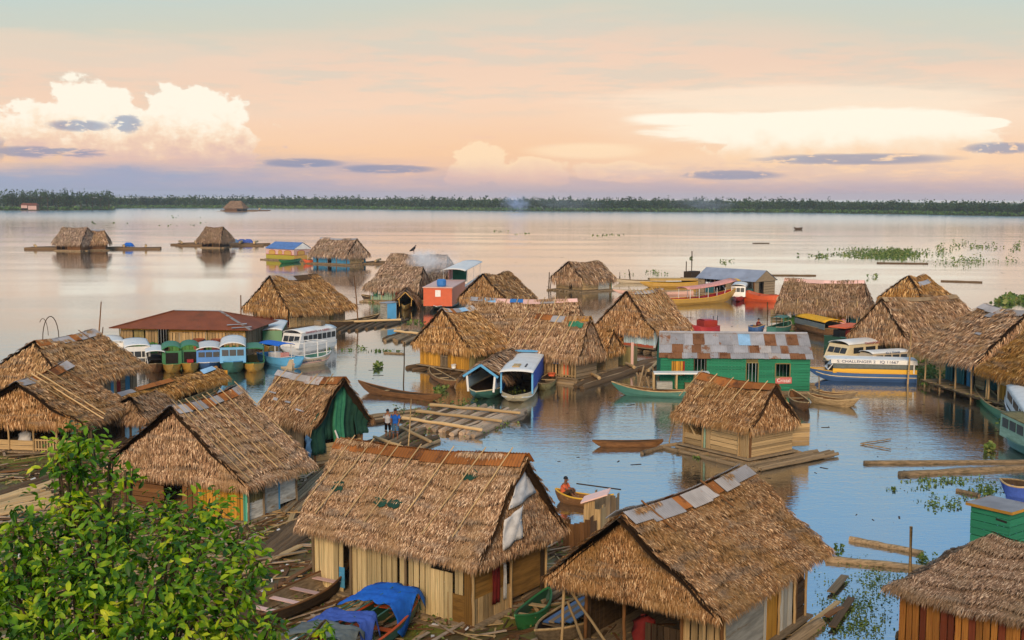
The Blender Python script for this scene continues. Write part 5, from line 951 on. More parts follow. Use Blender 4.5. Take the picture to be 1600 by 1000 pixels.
# foreground boats on the mud
def shore_boat(z, *a, **k): b_ = Boat(*a, **k); b_.root.location.z = z; return b_
b = shore_boat(.2, 'wooden_boat', 'long weathered wooden boat lying on the mud left of the orange one', 'boat', at(546, 897, .5), at(372, 985, .3), 1.5, .45, W_dark, W_brown, W_grey, .4, .35, .1, 4, W_pink)
for i in range(4): piece('floor_board', W_grey, b.root, (b.fx(.12), -.36 + .2 * i, .06 + .05), (b.fx(.5), -.36 + .2 * i, .12), .17, .03)
b = shore_boat(.15, 'wooden_boat', 'green boat with an orange gunwale and green poles, blue cloths drying on it', 'boat', at(660, 925, .6), at(432, 1085, .4), 1.9, .5, P_teal, P_orange, P_dgreen, .6, .4, .1, 4, P_orange); b_f = b
for i, y_ in enumerate((-.75, -.4, .1, .55, .85)): log('frame_pole', P_teal, b.root, (b.fx(.05), y_, 1.05 + .1 * math.cos(y_ * 2)), (b.fx(.82), y_ * .8, 1.1 + .1 * math.cos(y_ * 2)), .022)
for t_ in (.15, .45, .8):
    mb = MB(); mb.tube([(b.fx(t_), .85 * math.cos(a), .5 + .7 * math.sin(a)) for a in np.linspace(0, math.pi, 11)], .02, 6); mb.build('frame_hoop', P_dgreen, b.root)
for i in range(3): piece('floor_board', W_tan, b.root, (b.fx(.3), -.3 + .28 * i, .1), (b.fx(.62), -.3 + .28 * i, .12), .2, .04)
bw = lambda p: b.root.matrix_basis @ Vector(p)
bpy.context.view_layer.update()
def drapecloth(lab, mat, x0, x1, seed, drop0=.15, drop1=.9):
    rr = random.Random(seed); P = []
    for i in range(13):
        row = []
        for j in range(15):
            y = -1.2 + 2.4 * j / 14; x = x0 + (x1 - x0) * i / 12 + .12 * math.sin(j * .8 + seed) + .05 * math.sin(j * 2.1); z = 1.22 - .06 * y * y + .035 * math.sin(i * 1.7 + j * .4) + .03 * math.sin(j * 1.9 + i)
            if y < -.75: z -= (-.75 - y) * drop1 / .45 * (.5 + .5 * math.sin(i * .5 + .5)); y = -.75 - (-.75 - y) * .3
            if y > .85: z -= (y - .85) * drop0 / .4
            row.append(bw((x, y, z + rr.uniform(-.012, .012))))
        P.append(row)
    mb = MB(); mb.sheet(P, .012); tag(mb.build('drying_cloth', mat, None, True), lab, 'cloth')
drapecloth('bright blue cloth draped over the frame of the orange rimmed boat', C_blue, b.fx(.60), b.fx(.82), 1, .2, 1.1)
drapecloth('duller blue violet cloth over the same boat, nearer the camera', C_blue2, b.fx(.38), b.fx(.50), 4, .2, 1.2)
drapecloth('dark grey cloth heaped at the near end of the boat frame', C_grey, b.fx(.24), b.fx(.37), 7, .1, .6)
b = shore_boat(.12, 'wooden_boat', 'old grey boat half under the porch of the tin ridged hut', 'boat', at(838, 1010, .4), at(960, 935, .3), 1.5, .5, W_grey, W_tan, W_dark, .3, .3, .1, 3, W_grey)
for i in range(5): piece('loose_board', W_grey if i % 2 else P_dblue, b.root, (-1.5 + .2 * i, -.5 + .22 * i, .5 + .05 * i), (1.4, -.4 + .2 * i, .55 + .04 * i), .2, .04)
canoe('narrow green canoe stranded left of the old grey boat', at(806, 985, .3), at(858, 942, .2), .8, .4, P_green, P_green, P_dgreen, 2).root.location.z = .12
b = canoe('canoe with a seated boy, passing behind the big hut', at(956, 794), at(868, 782), .95, .35, W_brown, P_yel, W_brown, 2); b_boy = b
piece('paddle', W_dark, b.root, (-.3, -.1, .95), (2.2, -.9, 1.15), .05, .05)
b = canoe('far canoe floating alone on the open river', at(1240, 358.5), at(1254, 358.5), 1.4, .7, W_dark, W_dark, W_dark, 0)
p_ = at(1583, 778); b = Boat('blue_tarp_boat', 'blue boat with a brown rim at the right edge above the green shack', 'boat', at(1562, 776), at(1622, 786), 1.5, .75, C_blue2, W_tan, W_dark, .6, .1)

# ============================================================ rafts, logs and poles
def raft(label, c4, n, r=.13, cross=3, mat=LOGW, name='log_raft', loose=.1, group=None, z=.08):
    """c4: the two ends of the first and of the last log (pixels)"""
    a0, a1, b0, b1 = (at(*p) for p in c4); c_ = (a0 + a1 + b0 + b1) / 4; t_ = thing(name, label, 'raft', (c_.x, c_.y, 0), 0, group)
    for i in range(n):
        f = i / max(1, n - 1); p = a0.lerp(b0, f) - c_; q = a1.lerp(b1, f) - c_; d = (q - p)
        p = p - d * random.uniform(-loose, loose); q = q + d * random.uniform(-loose, loose)
        log('raft_log', mat if random.random() < .7 else LOGD, t_, p + Vector((0, 0, z + random.uniform(-.03, .04))), q + Vector((0, 0, z + random.uniform(-.03, .04))), r * random.uniform(.75, 1.15))
    for i in range(cross):
        f = (i + .35) / max(1, cross) if cross > 1 else .5; p = a0.lerp(a1, f) - c_; q = b0.lerp(b1, f) - c_; e = (q - p) * .06; log('cross_beam', BAMBOO, t_, p - e + Vector((0, 0, z + r * 1.8)), q + e + Vector((0, 0, z + r * 1.8)), r * .7)
    return t_
raft('raft of bleached balsa logs with three cross poles in the open water', ((628, 668), (694, 636), (735, 686), (822, 646)), 25, .17, 3, BLEACH)
raft('rough landing raft of logs and boards behind the green tarpaulin hut', ((575, 700), (640, 662), (625, 716), (690, 690)), 8, .14, 2)
raft('logs floating behind the yellow plank hut', ((598, 532), (640, 517), (650, 538), (680, 522)), 8, .2, 1)
raft('tangle of wet logs beneath the porch hut', ((520, 520), (560, 500), (600, 512), (640, 500)), 7, .2, 1, LOGD)
raft('walkway of logs right of the laundry hut', ((905, 600), (1010, 566), (915, 606), (1022, 572)), 5, .2, 2, LOGW)
raft('walkway of dark boards towards the green house', ((985, 570), (1090, 552), (1000, 580), (1030, 590)), 7, .18, 1, LOGD)
raft('log pontoon along the far left huts', ((42, 388.5), (250, 388.5), (44, 390), (250, 390)), 4, .45, 6, LOGD, loose=.05)
raft('log pontoon under the lone far hut', ((272, 382.5), (418, 382.5), (276, 384.5), (412, 384.5)), 4, .5, 6, LOGD, loose=.05)
raft('log pontoon of the tiny far bank hut', ((346, 329.2), (424, 329.2), (352, 330), (420, 330)), 3, 1., 3, LOGD, loose=.05)
raft('driftwood boom stretching along the right of the blue walled house', ((560, 411), (610, 410), (560, 413), (600, 413)), 4, .35, 2, LOGD)
raft('pile of pale split logs and boards on the mud at the left edge', ((-60, 800), (78, 752), (-60, 825), (85, 800)), 10, .14, 0, BAMBOO, z=.25)
raft('dark wet beams on the mud between the left huts', ((150, 690), (260, 640), (190, 706), (300, 655)), 9, .15, 0, LOGD, z=.25)
raft('scattered wet boards beside the bamboo poled hut', ((392, 880), (470, 815), (430, 885), (490, 840)), 10, .13, 0, LOGD, z=.25)
def floater(label, p, q, r, z=.06, mat=LOGW, name='floating_log'):
    a, b_ = at(*p, z), at(*q, z); c_ = (a + b_) / 2; mb = MB(); n = 9; d = b_ - a; nn = Vector((-d.y, d.x, 0)).normalized()
    mb.tube([a - c_ + d * i / (n - 1) + nn * random.uniform(-.04, .04) * (0 < i < n - 1) for i in range(n)], [r * random.uniform(.85, 1.1) for _ in range(n)], 10); o = mb.build(name, mat); o.location = c_
    for f in o.data.polygons: f.use_smooth = len(f.vertices) == 4
    return tag(o, label, 'log')
floater('upper of the two long logs floating at the right edge', (1350, 723), (1640, 721), .12); floater('lower thicker log at the right edge among weeds', (1405, 741), (1640, 729), .16)
floater('short dark log floating above the thicker one at lower right', (1328, 842), (1442, 864), .12); floater('long log running under the thatch in the bottom right corner', (1290, 874), (1480, 892), .15)
floater('thin twig floating in a V, upper arm', (1345, 693), (1392, 686), .035, name='floating_twig'); floater('thin twig floating in a V, lower arm', (1345, 693), (1392, 702), .035, name='floating_twig')
floater('stray dark log end beside the weeds at the green shack', (1495, 766), (1530, 774), .1); floater('loose log left of the orange ridged raft hut', (1003, 708), (1045, 696), .12)
floater('small floating plank left of the yellow hut', (600, 551), (632, 553), .09); floater('long stick adrift beyond the plank ridged roof', (1204, 430), (1275, 430.5), .16, mat=LOGD); floater('second stick adrift near the river weeds', (1470, 439), (1535, 441), .16, mat=LOGD); floater('third stick adrift under the weed island', (1370, 411), (1450, 412), .2, mat=LOGD)
floater('straight stick far out on the river', (1176, 380), (1202, 380), .15, mat=LOGD)
def pole(label, base, top, r=.06, mat=W_brown):
    a = at(*base); d = a.y; t_ = deep(*top, d); mb = MB(); m_ = (t_ - a) / 2 + Vector((.03, 0, 0)); mb.tube([Vector((0, 0, -.4)), m_, t_ - a], [r, r * .9, r * .7], 8); o = mb.build('mooring_pole', mat, None, True); o.location = a; return tag(o, label, 'pole')
pole('tall pole at the left rear of the plank house', (152, 545), (158, 474), .07); pole('short pole beside the tall one behind the left hut', (156, 548), (161, 514), .06); pole('pole left of the railed porch hut', (376, 512), (376, 463), .08)
pole('thin pole in the water left of the yellow plank hut', (630, 602), (632, 535), .05, W_dark); pole('pole between the porch hut and the outhouse', (560, 508), (553, 432), .07); pole('pole leaning beside the lone hut', (857, 452), (858, 425), .09, W_dark); pole('thinner pole beside the lone hut', (859, 452), (862, 430), .07, W_dark)
pole('thick post rising before the bottom right hut', (1417, 985), (1425, 820), .075, W_tan); pole('pole planted at the front corner of the big orange ridged hut', (753, 955), (750, 815), .045, W_tan); pole('slim pole on the landing raft behind the big hut', (637, 702), (643, 624), .04, W_tan)
pole('pole in the water before the tin roofed house', (1199, 500), (1199, 470), .1, W_brown); pole('white topped pole at the stern of the blue passenger boat', (1418, 600), (1424, 512), .07, W_tan); pole('stake in the water right of the green house', (1279, 625), (1280, 585), .05, W_tan)
pole('stake left of the small raft hut', (1043, 690), (1056, 655), .04, W_tan); pole('pole off the right flank of the red barge', (722, 452), (724, 410), .07); pole('left marker pole beyond the slender longboat', (968, 440), (968, 425), .1, W_dark); pole('right marker pole beyond the slender longboat', (985, 437), (982, 420), .1, W_dark)
# small structures
p_ = at(607, 501); t_ = thing('outhouse', 'small white and blue outhouse standing on its own raft', 'outhouse', (p_.x, p_.y, 0), .7); piece('raft_log', LOGD, t_, (-1, -.6, .08), (1.1, -.6, .08), .2, .2); piece('raft_log', LOGD, t_, (-1, .5, .08), (1.1, .5, .08), .2, .2); piece('side_wall', W_white, t_, (-.62, -.65, 1.1), (-.62, .65, 1.1), 1.8, .05, up=(1, 0, 0)); piece('door', P_lblue, t_, (-.6, -.65, 1.1), (.6, -.65, 1.1), 1.8, .05, up=(0, 1, 0)); piece('side_wall', W_white, t_, (.62, -.65, 1.1), (.62, .65, 1.1), 1.8, .05, up=(1, 0, 0)); piece('roof', M_zinc, t_, (-.75, 0, 2.03), (.75, 0, 2.1), 1.5, .04)
for (lab, px, py, w_, dd, hh, mat, rz) in (('tall board enclosure behind the big orange ridged hut', 906, 860, 1.1, .8, 1.35, W_brown, -.4), ('slanted roofed plank privy beside the tin ridged hut', 929, 848, .7, .7, 1.7, W_tan, -.4), ('grey plank fence piece at the water behind the tin ridged hut', 948, 826, .9, .5, 1.5, W_grey, -.4), ('narrow board cabin with a pink door on the log walkway', 978, 572, 1.6, 1.0, 1.9, W_olive, -.4)):
    p_ = at(px, py); t_ = thing('plank_privy', lab, 'privy', (p_.x, p_.y, 0), rz)
    for (q0, q1) in (((-w_ / 2, -dd / 2), (w_ / 2, -dd / 2)), ((w_ / 2, -dd / 2), (w_ / 2, dd / 2)), ((-w_ / 2, -dd / 2), (-w_ / 2, dd / 2))):
        L_ = math.hypot(q1[0] - q0[0], q1[1] - q0[1]); k = max(2, round(L_ / .22))
        for i in range(k):
            f = (i + .5) / k; x_, y_ = q0[0] + (q1[0] - q0[0]) * f, q0[1] + (q1[1] - q0[1]) * f; piece('plank', W_pink if 'pink' in lab and i == k - 1 and q0[1] == q1[1] else mat, t_, (x_, y_, .05), (x_, y_, hh * random.uniform(.8, 1.12)), L_ / k * .95, .03, up=(q1[1] - q0[1], -(q1[0] - q0[0]), 0))
    if 'slanted' in lab: piece('roof', W_pink, t_, (-w_ / 2 - .15, -.1, hh + .05), (w_ / 2 + .2, .1, hh + .45), 1.1, .05)
    for i in range(4): log('raft_log', LOGD, t_, (-w_ * .9, -dd * .6 + i * dd * .4, .06), (w_ * .9, -dd * .6 + i * dd * .4, .06), .09)
p_ = at(975, 545); t_ = thing('firewood_heap', 'heap of orange brown firewood in front of the blue walled hut', 'firewood', (p_.x, p_.y, .5))
for i in range(26): a = random.uniform(0, 6.3); z_ = random.uniform(0, .8); piece('firewood_stick', W_rust, t_, (math.cos(a) * .8 * (1 - z_ * .7), math.sin(a) * .4, z_), (math.cos(a) * .2 + random.uniform(-.5, .5), random.uniform(-.3, .3), z_ + .15), .1, .08)
t_ = thing('driftwood_stack', 'pale upright driftwood stuck beside the green house wall', 'driftwood', at(1012, 612))
for i in range(14): x_ = random.uniform(-1.1, 1.5); log('driftwood_stick', LOGW, t_, (x_, random.uniform(-.3, .5), 0), (x_ + random.uniform(-.4, .5), random.uniform(-.1, .4), random.uniform(.7, 1.9)), .07)
for lab, px, py, mat in (('blue tarpaulin bundle at the right end of the far left raft', 201, 388, C_blue), ('left blue tarpaulin on the lone hut raft', 366, 382, C_tblue), ('middle blue tarpaulin on the lone hut raft', 378, 382, C_blue2), ('right larger blue tarpaulin on the lone hut raft', 388, 382, C_blue2)):
    p_ = at(px, py); mb = MB(); W2 = 2.6; P = [[(W2 * (i / 6 - .5) * 1.1, 1.6 * (j / 6 - .5), .5 + 1.0 * (1 - abs(i / 3 - 1) ** 4) * (1 - abs(j / 3 - 1) ** 3) + .1 * math.sin(i * 3 + j)) for j in range(7)] for i in range(7)]; mb.sheet(P, .08); o = mb.build('tarpaulin_bundle', mat, None, True); o.location = p_; tag(o, lab, 'tarpaulin')
SIGN = bpy.data.materials.new('red_sign')
# red and white sign under the window of the green house
t_ = thing('hanging_sign', 'red and white script sign under the right window of the green house', 'sign', H20.world((3.45, H20.wy0 - .1, 0)), H20.yaw); MATS['red_sign'] = SIGN; SIGN.use_nodes = True; SIGN.node_tree.nodes['Principled BSDF'].inputs['Base Color'].default_value = (*s2l(186, 96, 86), 1)
mb = MB(); mb.sheet([[(-.58 + 1.16 * i / 6, .015 * math.sin(i), .72 + .45 * j - .06 * (i < 2) + .04 * i / 6) for j in (0, 1)] for i in range(7)], .02); mb.build('sign_board', SIGN, t_)
_b = Boat.__new__(Boat); _b.root = t_; _b.text('Cristal', 0, -.035, .96, .36, P_white, -1)
# ============================================================ people and a bird
def person(name, label, loc, rz, shirt, legs, pose='stand', scale=1., hold=None):
    root = thing(name, label, 'person', loc, rz); root.scale = (scale,) * 3
    if pose == 'stand': J = dict(pel=(0, 0, .92), che=(.0, 0, 1.28), nec=(0, 0, 1.47), hed=(.02, 0, 1.62), top=(.02, 0, 1.74), hl=(0, .1, .9), kl=(.03, .12, .5), al=(0, .12, .08), fl=(.13, .13, .04), hr=(0, -.1, .9), kr=(.06, -.11, .5), ar=(0, -.12, .08), fr=(.13, -.13, .04), sl=(0, .19, 1.4), el=(.02, .25, 1.12), wl=(.15, .22, .92), sr=(0, -.19, 1.4), er=(.03, -.25, 1.13), wr=(.2, -.2, .98))
    else: J = dict(pel=(0, 0, .12), che=(.05, 0, .48), nec=(.08, 0, .66), hed=(.12, 0, .81), top=(.13, 0, .93), hl=(.05, .1, .12), kl=(.38, .13, .34), al=(.6, .12, .06), fl=(.72, .12, .04), hr=(.05, -.1, .12), kr=(.38, -.13, .34), ar=(.6, -.12, .06), fr=(.72, -.12, .04), sl=(.06, .18, .6), el=(.2, .24, .38), wl=(.4, .16, .42), sr=(.06, -.18, .6), er=(.22, -.22, .4), wr=(.42, -.12, .46))
    for k, d in (('l', 1), ('r', -1)):
        w_ = Vector(J['w' + k])
        J['h1' + k] = tuple(w_ + Vector((.05, 0, -.05)))
        for i, (ox, oy) in enumerate(((.10, .03), (.11, .01), (.11, -.01), (.10, -.03))): J['f%d%s' % (i, k)] = tuple(w_ + Vector((ox, oy * d, -.11)))
        J['t' + k] = tuple(w_ + Vector((.07, .05 * d, -.04)))
    E = [('pel', 'che'), ('che', 'nec'), ('nec', 'hed'), ('hed', 'top')]
    for k in 'lr': E += [('pel', 'h' + k), ('h' + k, 'k' + k), ('k' + k, 'a' + k), ('a' + k, 'f' + k), ('che', 's' + k), ('s' + k, 'e' + k), ('e' + k, 'w' + k), ('w' + k, 'h1' + k), ('h1' + k, 't' + k)] + [('h1' + k, 'f%d%s' % (i, k)) for i in range(4)]
    rad = dict(pel=.13, che=.14, nec=.06, hed=.095, top=.07)
    for k in 'lr': rad.update({'h' + k: .085, 'k' + k: .058, 'a' + k: .04, 'f' + k: .03, 's' + k: .06, 'e' + k: .042, 'w' + k: .03, 'h1' + k: .03, 't' + k: .009, **{'f%d%s' % (i, k): .009 for i in range(4)}})
    ks = list(J); me = bpy.data.meshes.new('body'); me.from_pydata([J[k] for k in ks], [(ks.index(a), ks.index(b_)) for a, b_ in E], []); o = bpy.data.objects.new('body', me); COL.objects.link(o); o.parent = root
    o.modifiers.new('skin', 'SKIN'); o.modifiers.new('sub', 'SUBSURF').levels = 1; o.modifiers['sub'].render_levels = 1
    for i, k in enumerate(ks): sv = me.skin_vertices[0].data[i]; sv.radius = (rad[k],) * 2; sv.use_root = k == 'pel'
    me.materials.append(SKIN)
    def garment(nm, pts, rr, mat): mb = MB(); mb.tube(pts, rr, 12); return mb.build(nm, mat, root, True)
    V_ = lambda k: Vector(J[k])
    garment('shirt', [V_('pel') + Vector((0, 0, .0)), V_('che').lerp(V_('pel'), .5), V_('che'), V_('nec') - Vector((0, 0, .04))], [.16, .165, .185, .1], shirt)
    for k in 'lr': garment('sleeve', [V_('s' + k), V_('s' + k).lerp(V_('e' + k), .7)], [.075, .062], shirt); garment('trouser_leg', [V_('h' + k) + Vector((0, 0, .05)), V_('k' + k), V_('k' + k).lerp(V_('a' + k), .3)], [.105, .08, .075], legs)
    h_ = V_('hed'); mb = MB()
    for (c_, r_) in ((Vector((-.025, 0, .05)), .105),):
        mb.add([h_ + c_ + Vector((r_ * math.cos(a) * math.cos(e), r_ * .9 * math.sin(a) * math.cos(e), r_ * math.sin(e))) for e in np.linspace(-.25, 1.57, 6) for a in np.linspace(0, 2 * math.pi, 12, endpoint=False)], [(i * 12 + j, i * 12 + (j + 1) % 12, (i + 1) * 12 + (j + 1) % 12, (i + 1) * 12 + j) for i in range(5) for j in range(12)])
    mb.build('hair', HAIR, root, True)
    mb = MB(); mb.box(h_ + Vector((.10, 0, -.01)), (.035, .025, .04)); mb.build('nose', SKIN, root)
    for sg in (1, -1): mb = MB(); mb.box(h_ + Vector((.09, .035 * sg, .025)), (.012, .022, .012)); mb.build('eye', HAIR, root); mb = MB(); mb.box(h_ + Vector((-.0, .098 * sg, .0)), (.03, .02, .05)); mb.build('ear', SKIN, root)
    mb = MB(); mb.box(h_ + Vector((.085, 0, -.055)), (.012, .04, .01)); mb.build('mouth', C_red, root)
    return root
p_ = at(618, 692); person('person', 'person in a blue shirt standing on the landing raft behind the big hut', (p_.x, p_.y, .22), R(-100), C_blue, C_tblue); p_ = at(606, 690); person('person', 'person in a white shirt standing beside the one in blue', (p_.x, p_.y, .22), R(80), C_white, C_black, scale=.95)
person('person', 'boy with dark hair and a red shirt seated in the canoe', b_boy.root.matrix_basis @ Vector((-1.0, 0, .2)), b_boy.root.rotation_euler.z, C_orange, W_dark, 'sit', 1.05)
person('person', 'passenger in a red shirt seated in the blue grey rowing boat', b_row.root.matrix_basis @ Vector((0, 0, .35)), b_row.root.rotation_euler.z, C_red, C_black, 'sit', 1.1)
p_ = at(184, 560); person('person', 'person in a pale shirt standing by the white moored boat', (p_.x, p_.y + 2.2, .6), R(-90), C_white, C_tblue)
person('person', 'person looking out of the right front window of the yellow plank hut', H16.world((H16.wx0 + .35, -1.45, .45)), H16.yaw + math.pi, C_pink, C_black, scale=.95)
# vulture on the grey thatch
p_ = deep(646, 395, H8.y); t_ = thing('vulture', 'dark vulture perched on the smoky grey thatch ridge', 'bird', (p_.x, p_.y, 5.25), .4); t_.scale = (1.15,) * 3
mb = MB(); mb.tube([(-.55, 0, .42), (-.35, 0, .5), (-.1, 0, .62), (.12, 0, .85), (.2, 0, 1.0)], [.05, .13, .19, .15, .07], 10); mb.build('body', HAIR, t_, True); mb = MB(); mb.tube([(.18, 0, .98), (.24, 0, 1.1), (.3, 0, 1.13), (.4, 0, 1.08)], [.06, .07, .055, .015], 8); mb.build('head', HAIR, t_, True)
for sg in (1, -1): mb = MB(); mb.tube([(.12, .17 * sg, .85), (-.15, .2 * sg, .65), (-.55, .12 * sg, .38)], [.06, .1, .03], 8); mb.build('wing', HAIR, t_, True); mb = MB(); mb.tube([(0, .08 * sg, .5), (.03, .08 * sg, .2), (0, .08 * sg, 0), (.1, .08 * sg, -.01)], [.05, .025, .02, .02], 6); mb.build('leg', SKIN, t_, True)
# ---- washing lines, buckets, basins, sacks and drums round the huts
def wash(h, side, u0, u1, z, cols, off=.45, lab='washing'):
    pr = h.line(side); p0, p1 = Vector((*pr[0], 0)), Vector((*pr[1], 0)); d = (p1 - p0); n = Vector((d.y, -d.x, 0)).normalized(); a, b_ = p0 + d * u0 + n * off, p0 + d * u1 + n * off; dn = d.normalized()
    t_ = thing('washing_line', lab, 'washing line', h.world((a.x, a.y, 0)), h.yaw)
    b2 = b_ - a; log('line_pole', W_brown, t_, (0, 0, h.zb - .1), (0, 0, z + .15), .03); log('line_pole', W_brown, t_, (b2.x, b2.y, h.zb - .1), (b2.x, b2.y, z + .1), .03); piece('cord', W_dark, t_, (0, 0, z), (b2.x, b2.y, z - .02), .012, .012)
    L_ = b2.length; x = .12
    for c_ in cols:
        w_ = random.uniform(.28, .55); hh = random.uniform(.4, .8)
        if x + w_ > L_ - .05: break
        mb = MB(); mb.sheet([[dn * (x + w_ * i / 4) + n * (.03 * math.sin(i * 2 + j)) + Vector((0, 0, z - hh * j / 4 - .015 * i)) for j in range(5)] for i in range(5)], .01); mb.build('garment', c_, t_, True); x += w_ + random.uniform(.05, .2)
CL = [C_white, C_red, C_tblue, C_pink, C_yellow, C_orange, C_blue2, C_grey]
wash(H18, '-y', .1, .6, 1.75, [C_red, C_white, C_orange, C_tblue, C_pink], .5, 'washing line of red, white and blue clothes before the laundry hut')
wash(H12, '-y', .05, .6, 1.9, [C_white, C_tblue, C_red, C_white, C_yellow], 1.0, 'washing line across the open front of the plank ridged hut')
wash(H11, '-y', .15, .6, 1.9, [C_white, C_white, C_tblue, C_white], .3, 'pale washing hanging below the grey tin roof')
wash(H7, '-y', .0, .5, 1.7, [C_white, C_green, C_white, C_red], .4, 'washing before the pale green walled hut')
def pot(label, P_, r, hgt, mat, name='bucket'):
    mb = MB(); mb.tube([(0, 0, 0), (0, 0, hgt * .5), (0, 0, hgt)], [r * .8, r * .92, r], 12); mb.tube([(0, 0, hgt - .02), (0, 0, hgt + .02)], [r * 1.06, r * 1.06], 12); o = mb.build(name, mat, None, True); o.location = P_; return tag(o, label, name)
for lab, P_, r, hh, mat in (('white bucket on the porch edge of the railed hut', H6.world((H6.wx0 - .4, 0, .42)), .25, .5, P_white), ('orange basin on the deck before the laundry hut', H18.world((.9, H18.wy0 - .35, .42)), .3, .2, C_orange), ('white bucket at the corner of the yellow plank hut', H16.world((H16.wx0 - .3, -1.2, .45)), .2, .3, P_white),
    ('brown clay pot left one behind the green pair of boats', H29.world((1.6, H29.wy0 - .5, .45)), .5, 1.2, P_brick), ('brown clay pot right one behind the green pair of boats', H29.world((3.2, H29.wy0 - .5, .45)), .5, 1.2, P_brick)): pot(lab, P_, r, hh, mat)
for i, (h_, x, y) in enumerate(((H12, -1.5, 0.), (H12, .4, .1), (H12, 2.2, 0.), (H28, -1.2, .8), (H25, -2.2, .5), (H7, 0., -.2))):
    P = h_.world((x, h_.wy0 - .55 if h_ is H12 else y, h_.zb + .02)); mb = MB(); mb.tube([(0, 0, 0), (.02, 0, .25), (0, .02, .55), (0, 0, .68)], [.3, .36, .3, .1], 9); o = mb.build('sack', (C_white, C_yellow, C_pink, C_white, C_red, C_white)[i], None, True); o.location = P; o.scale = (1.2, .9, 1.3)
    tag(o, ('white sack leftmost under the plank ridged hut front', 'yellow sack under the middle of the plank ridged hut front', 'pink sack rightmost under the plank ridged hut front', 'white sack in the open porch at the left edge', 'dark red sack under the tin ridged hut porch', 'white sack inside the pale green walled hut')[i], 'sack')

# ============================================================ vegetation
def leafmat(name, stops, rough=.5, trans=.3, vary=.0, spec=.3):
    m = bpy.data.materials.new(name); m.use_nodes = True; t = m.node_tree; X.nt = t; b = t.nodes['Principled BSDF']; b.inputs['Roughness'].default_value = rough; b.inputs['Specular IOR Level'].default_value = spec
    ge = t.nodes.new('ShaderNodeNewGeometry'); oi = t.nodes.new('ShaderNodeObjectInfo')
    f = X(ge.outputs['Random Per Island']) * .7 + X(oi.outputs['Random']) * .3
    n = noise(t, ge.outputs['Position'], vary, 3, .6) if vary else None
    if n: f = f * .55 + sstep(X(n.outputs[0]), .3, .7) * .45
    col = ramp(t, f, stops); t.links.new(col, b.inputs['Base Color'])
    if trans:
        tr = t.nodes.new('ShaderNodeBsdfTranslucent'); t.links.new(col, tr.inputs[0]); ms = t.nodes.new('ShaderNodeMixShader'); ms.inputs[0].default_value = trans
        t.links.new(b.outputs[0], ms.inputs[1]); t.links.new(tr.outputs[0], ms.inputs[2]); t.links.new(ms.outputs[0], t.nodes['Material Output'].inputs[0])
    MATS[name] = m; return m
L_bush = leafmat('bush_leaf', [(0, s2l(16, 44, 6)), (.28, s2l(50, 92, 8)), (.52, s2l(104, 146, 14)), (.72, s2l(180, 194, 32)), (.93, s2l(222, 210, 66)), (1, s2l(164, 96, 44))], .45, .28, 3.)
L_far = leafmat('forest_leaf', [(0, s2l(30, 48, 28)), (.45, s2l(46, 68, 36)), (.8, s2l(62, 84, 44)), (1, s2l(84, 102, 60))], .8, .15, .02)
L_grass = leafmat('bank_grass', [(0, s2l(52, 78, 34)), (.6, s2l(80, 112, 48)), (1, s2l(116, 138, 72))], .8, .2, .02)
L_weed = leafmat('water_weed', [(0, s2l(56, 76, 30)), (.45, s2l(88, 112, 42)), (.75, s2l(130, 138, 70)), (1, s2l(136, 108, 72))], .6, .2)
BARK = mk('bark', s2l(96, 78, 58), scale=4, stretch=(6, 6, 1), objvar=.2)
def rnd_frame(N, up=.5):
    n = rng.normal(0, 1, (N, 3)); n[:, 2] += up * 2; n /= np.linalg.norm(n, axis=1)[:, None]; a = np.cross(n, rng.normal(0, 1, (N, 3))); a /= np.linalg.norm(a, axis=1)[:, None]; return n, a, np.cross(n, a)
def clump_quads(C, size, up=.5):
    """one bent leaf-clump (2 triangles folded) per centre"""
    N = len(C); n, a, b = rnd_frame(N, up); s = (size * rng.uniform(.55, 1.3, N))[:, None]
    V = np.concatenate([C - a * s * .5, C + b * s * .38 + n * s * .1, C + a * s * .5, C - b * s * .38 + n * s * .1], 1).reshape(-1, 3)
    i = np.arange(N)[:, None] * 4; return V, np.concatenate([np.concatenate([i, i + 1, i + 2], 1), np.concatenate([i, i + 2, i + 3], 1)])
def crown_points(c, r, n):
    """leaf positions in a lumpy crown: several lobes, mostly near their surface"""
    L = []; k = max(3, n // 18)
    for _ in range(k):
        q = rng.normal(0, 1, 3); q /= np.linalg.norm(q); o = np.array(c) + q * np.array(r) * rng.uniform(.25, .68); m = max(1, n // k); p = rng.normal(0, 1, (m, 3)); p /= np.linalg.norm(p, axis=1)[:, None]
        L.append(o + p * np.array(r) * .42 * rng.uniform(.55, 1.08, (m, 1)))
    return np.concatenate(L)
BANK = [at(*p) for p in ((-700, 331), (-60, 328.6), (120, 328.3), (178, 327.6), (184, 325.6), (300, 325.4), (420, 325.8), (600, 327.4), (780, 329.6), (1000, 330.6), (1250, 332.2), (1450, 335.2), (1600, 338), (2300, 348))]
mb = MB(); mb.grid([[(p.x * k, p.y * k, z) for k, z in ((1, -.3), (1.006, .5), (1.02, 1.2), (1.5, 2.), (3., 2.))] for p in BANK]); tag(mb.build('far_bank', mk('bank_earth', s2l(92, 90, 52), s2l(70, 84, 44), scale=.02, coord='World', bump=0)), kind='structure')
def bank_pt(px):
    xs = (-700, -60, 120, 178, 184, 300, 420, 600, 780, 1000, 1250, 1450, 1600, 2300)
    for i in range(len(xs) - 1):
        if xs[i] <= px <= xs[i + 1]: return BANK[i].lerp(BANK[i + 1], (px - xs[i]) / (xs[i + 1] - xs[i]))
Cs, Gs = [], []
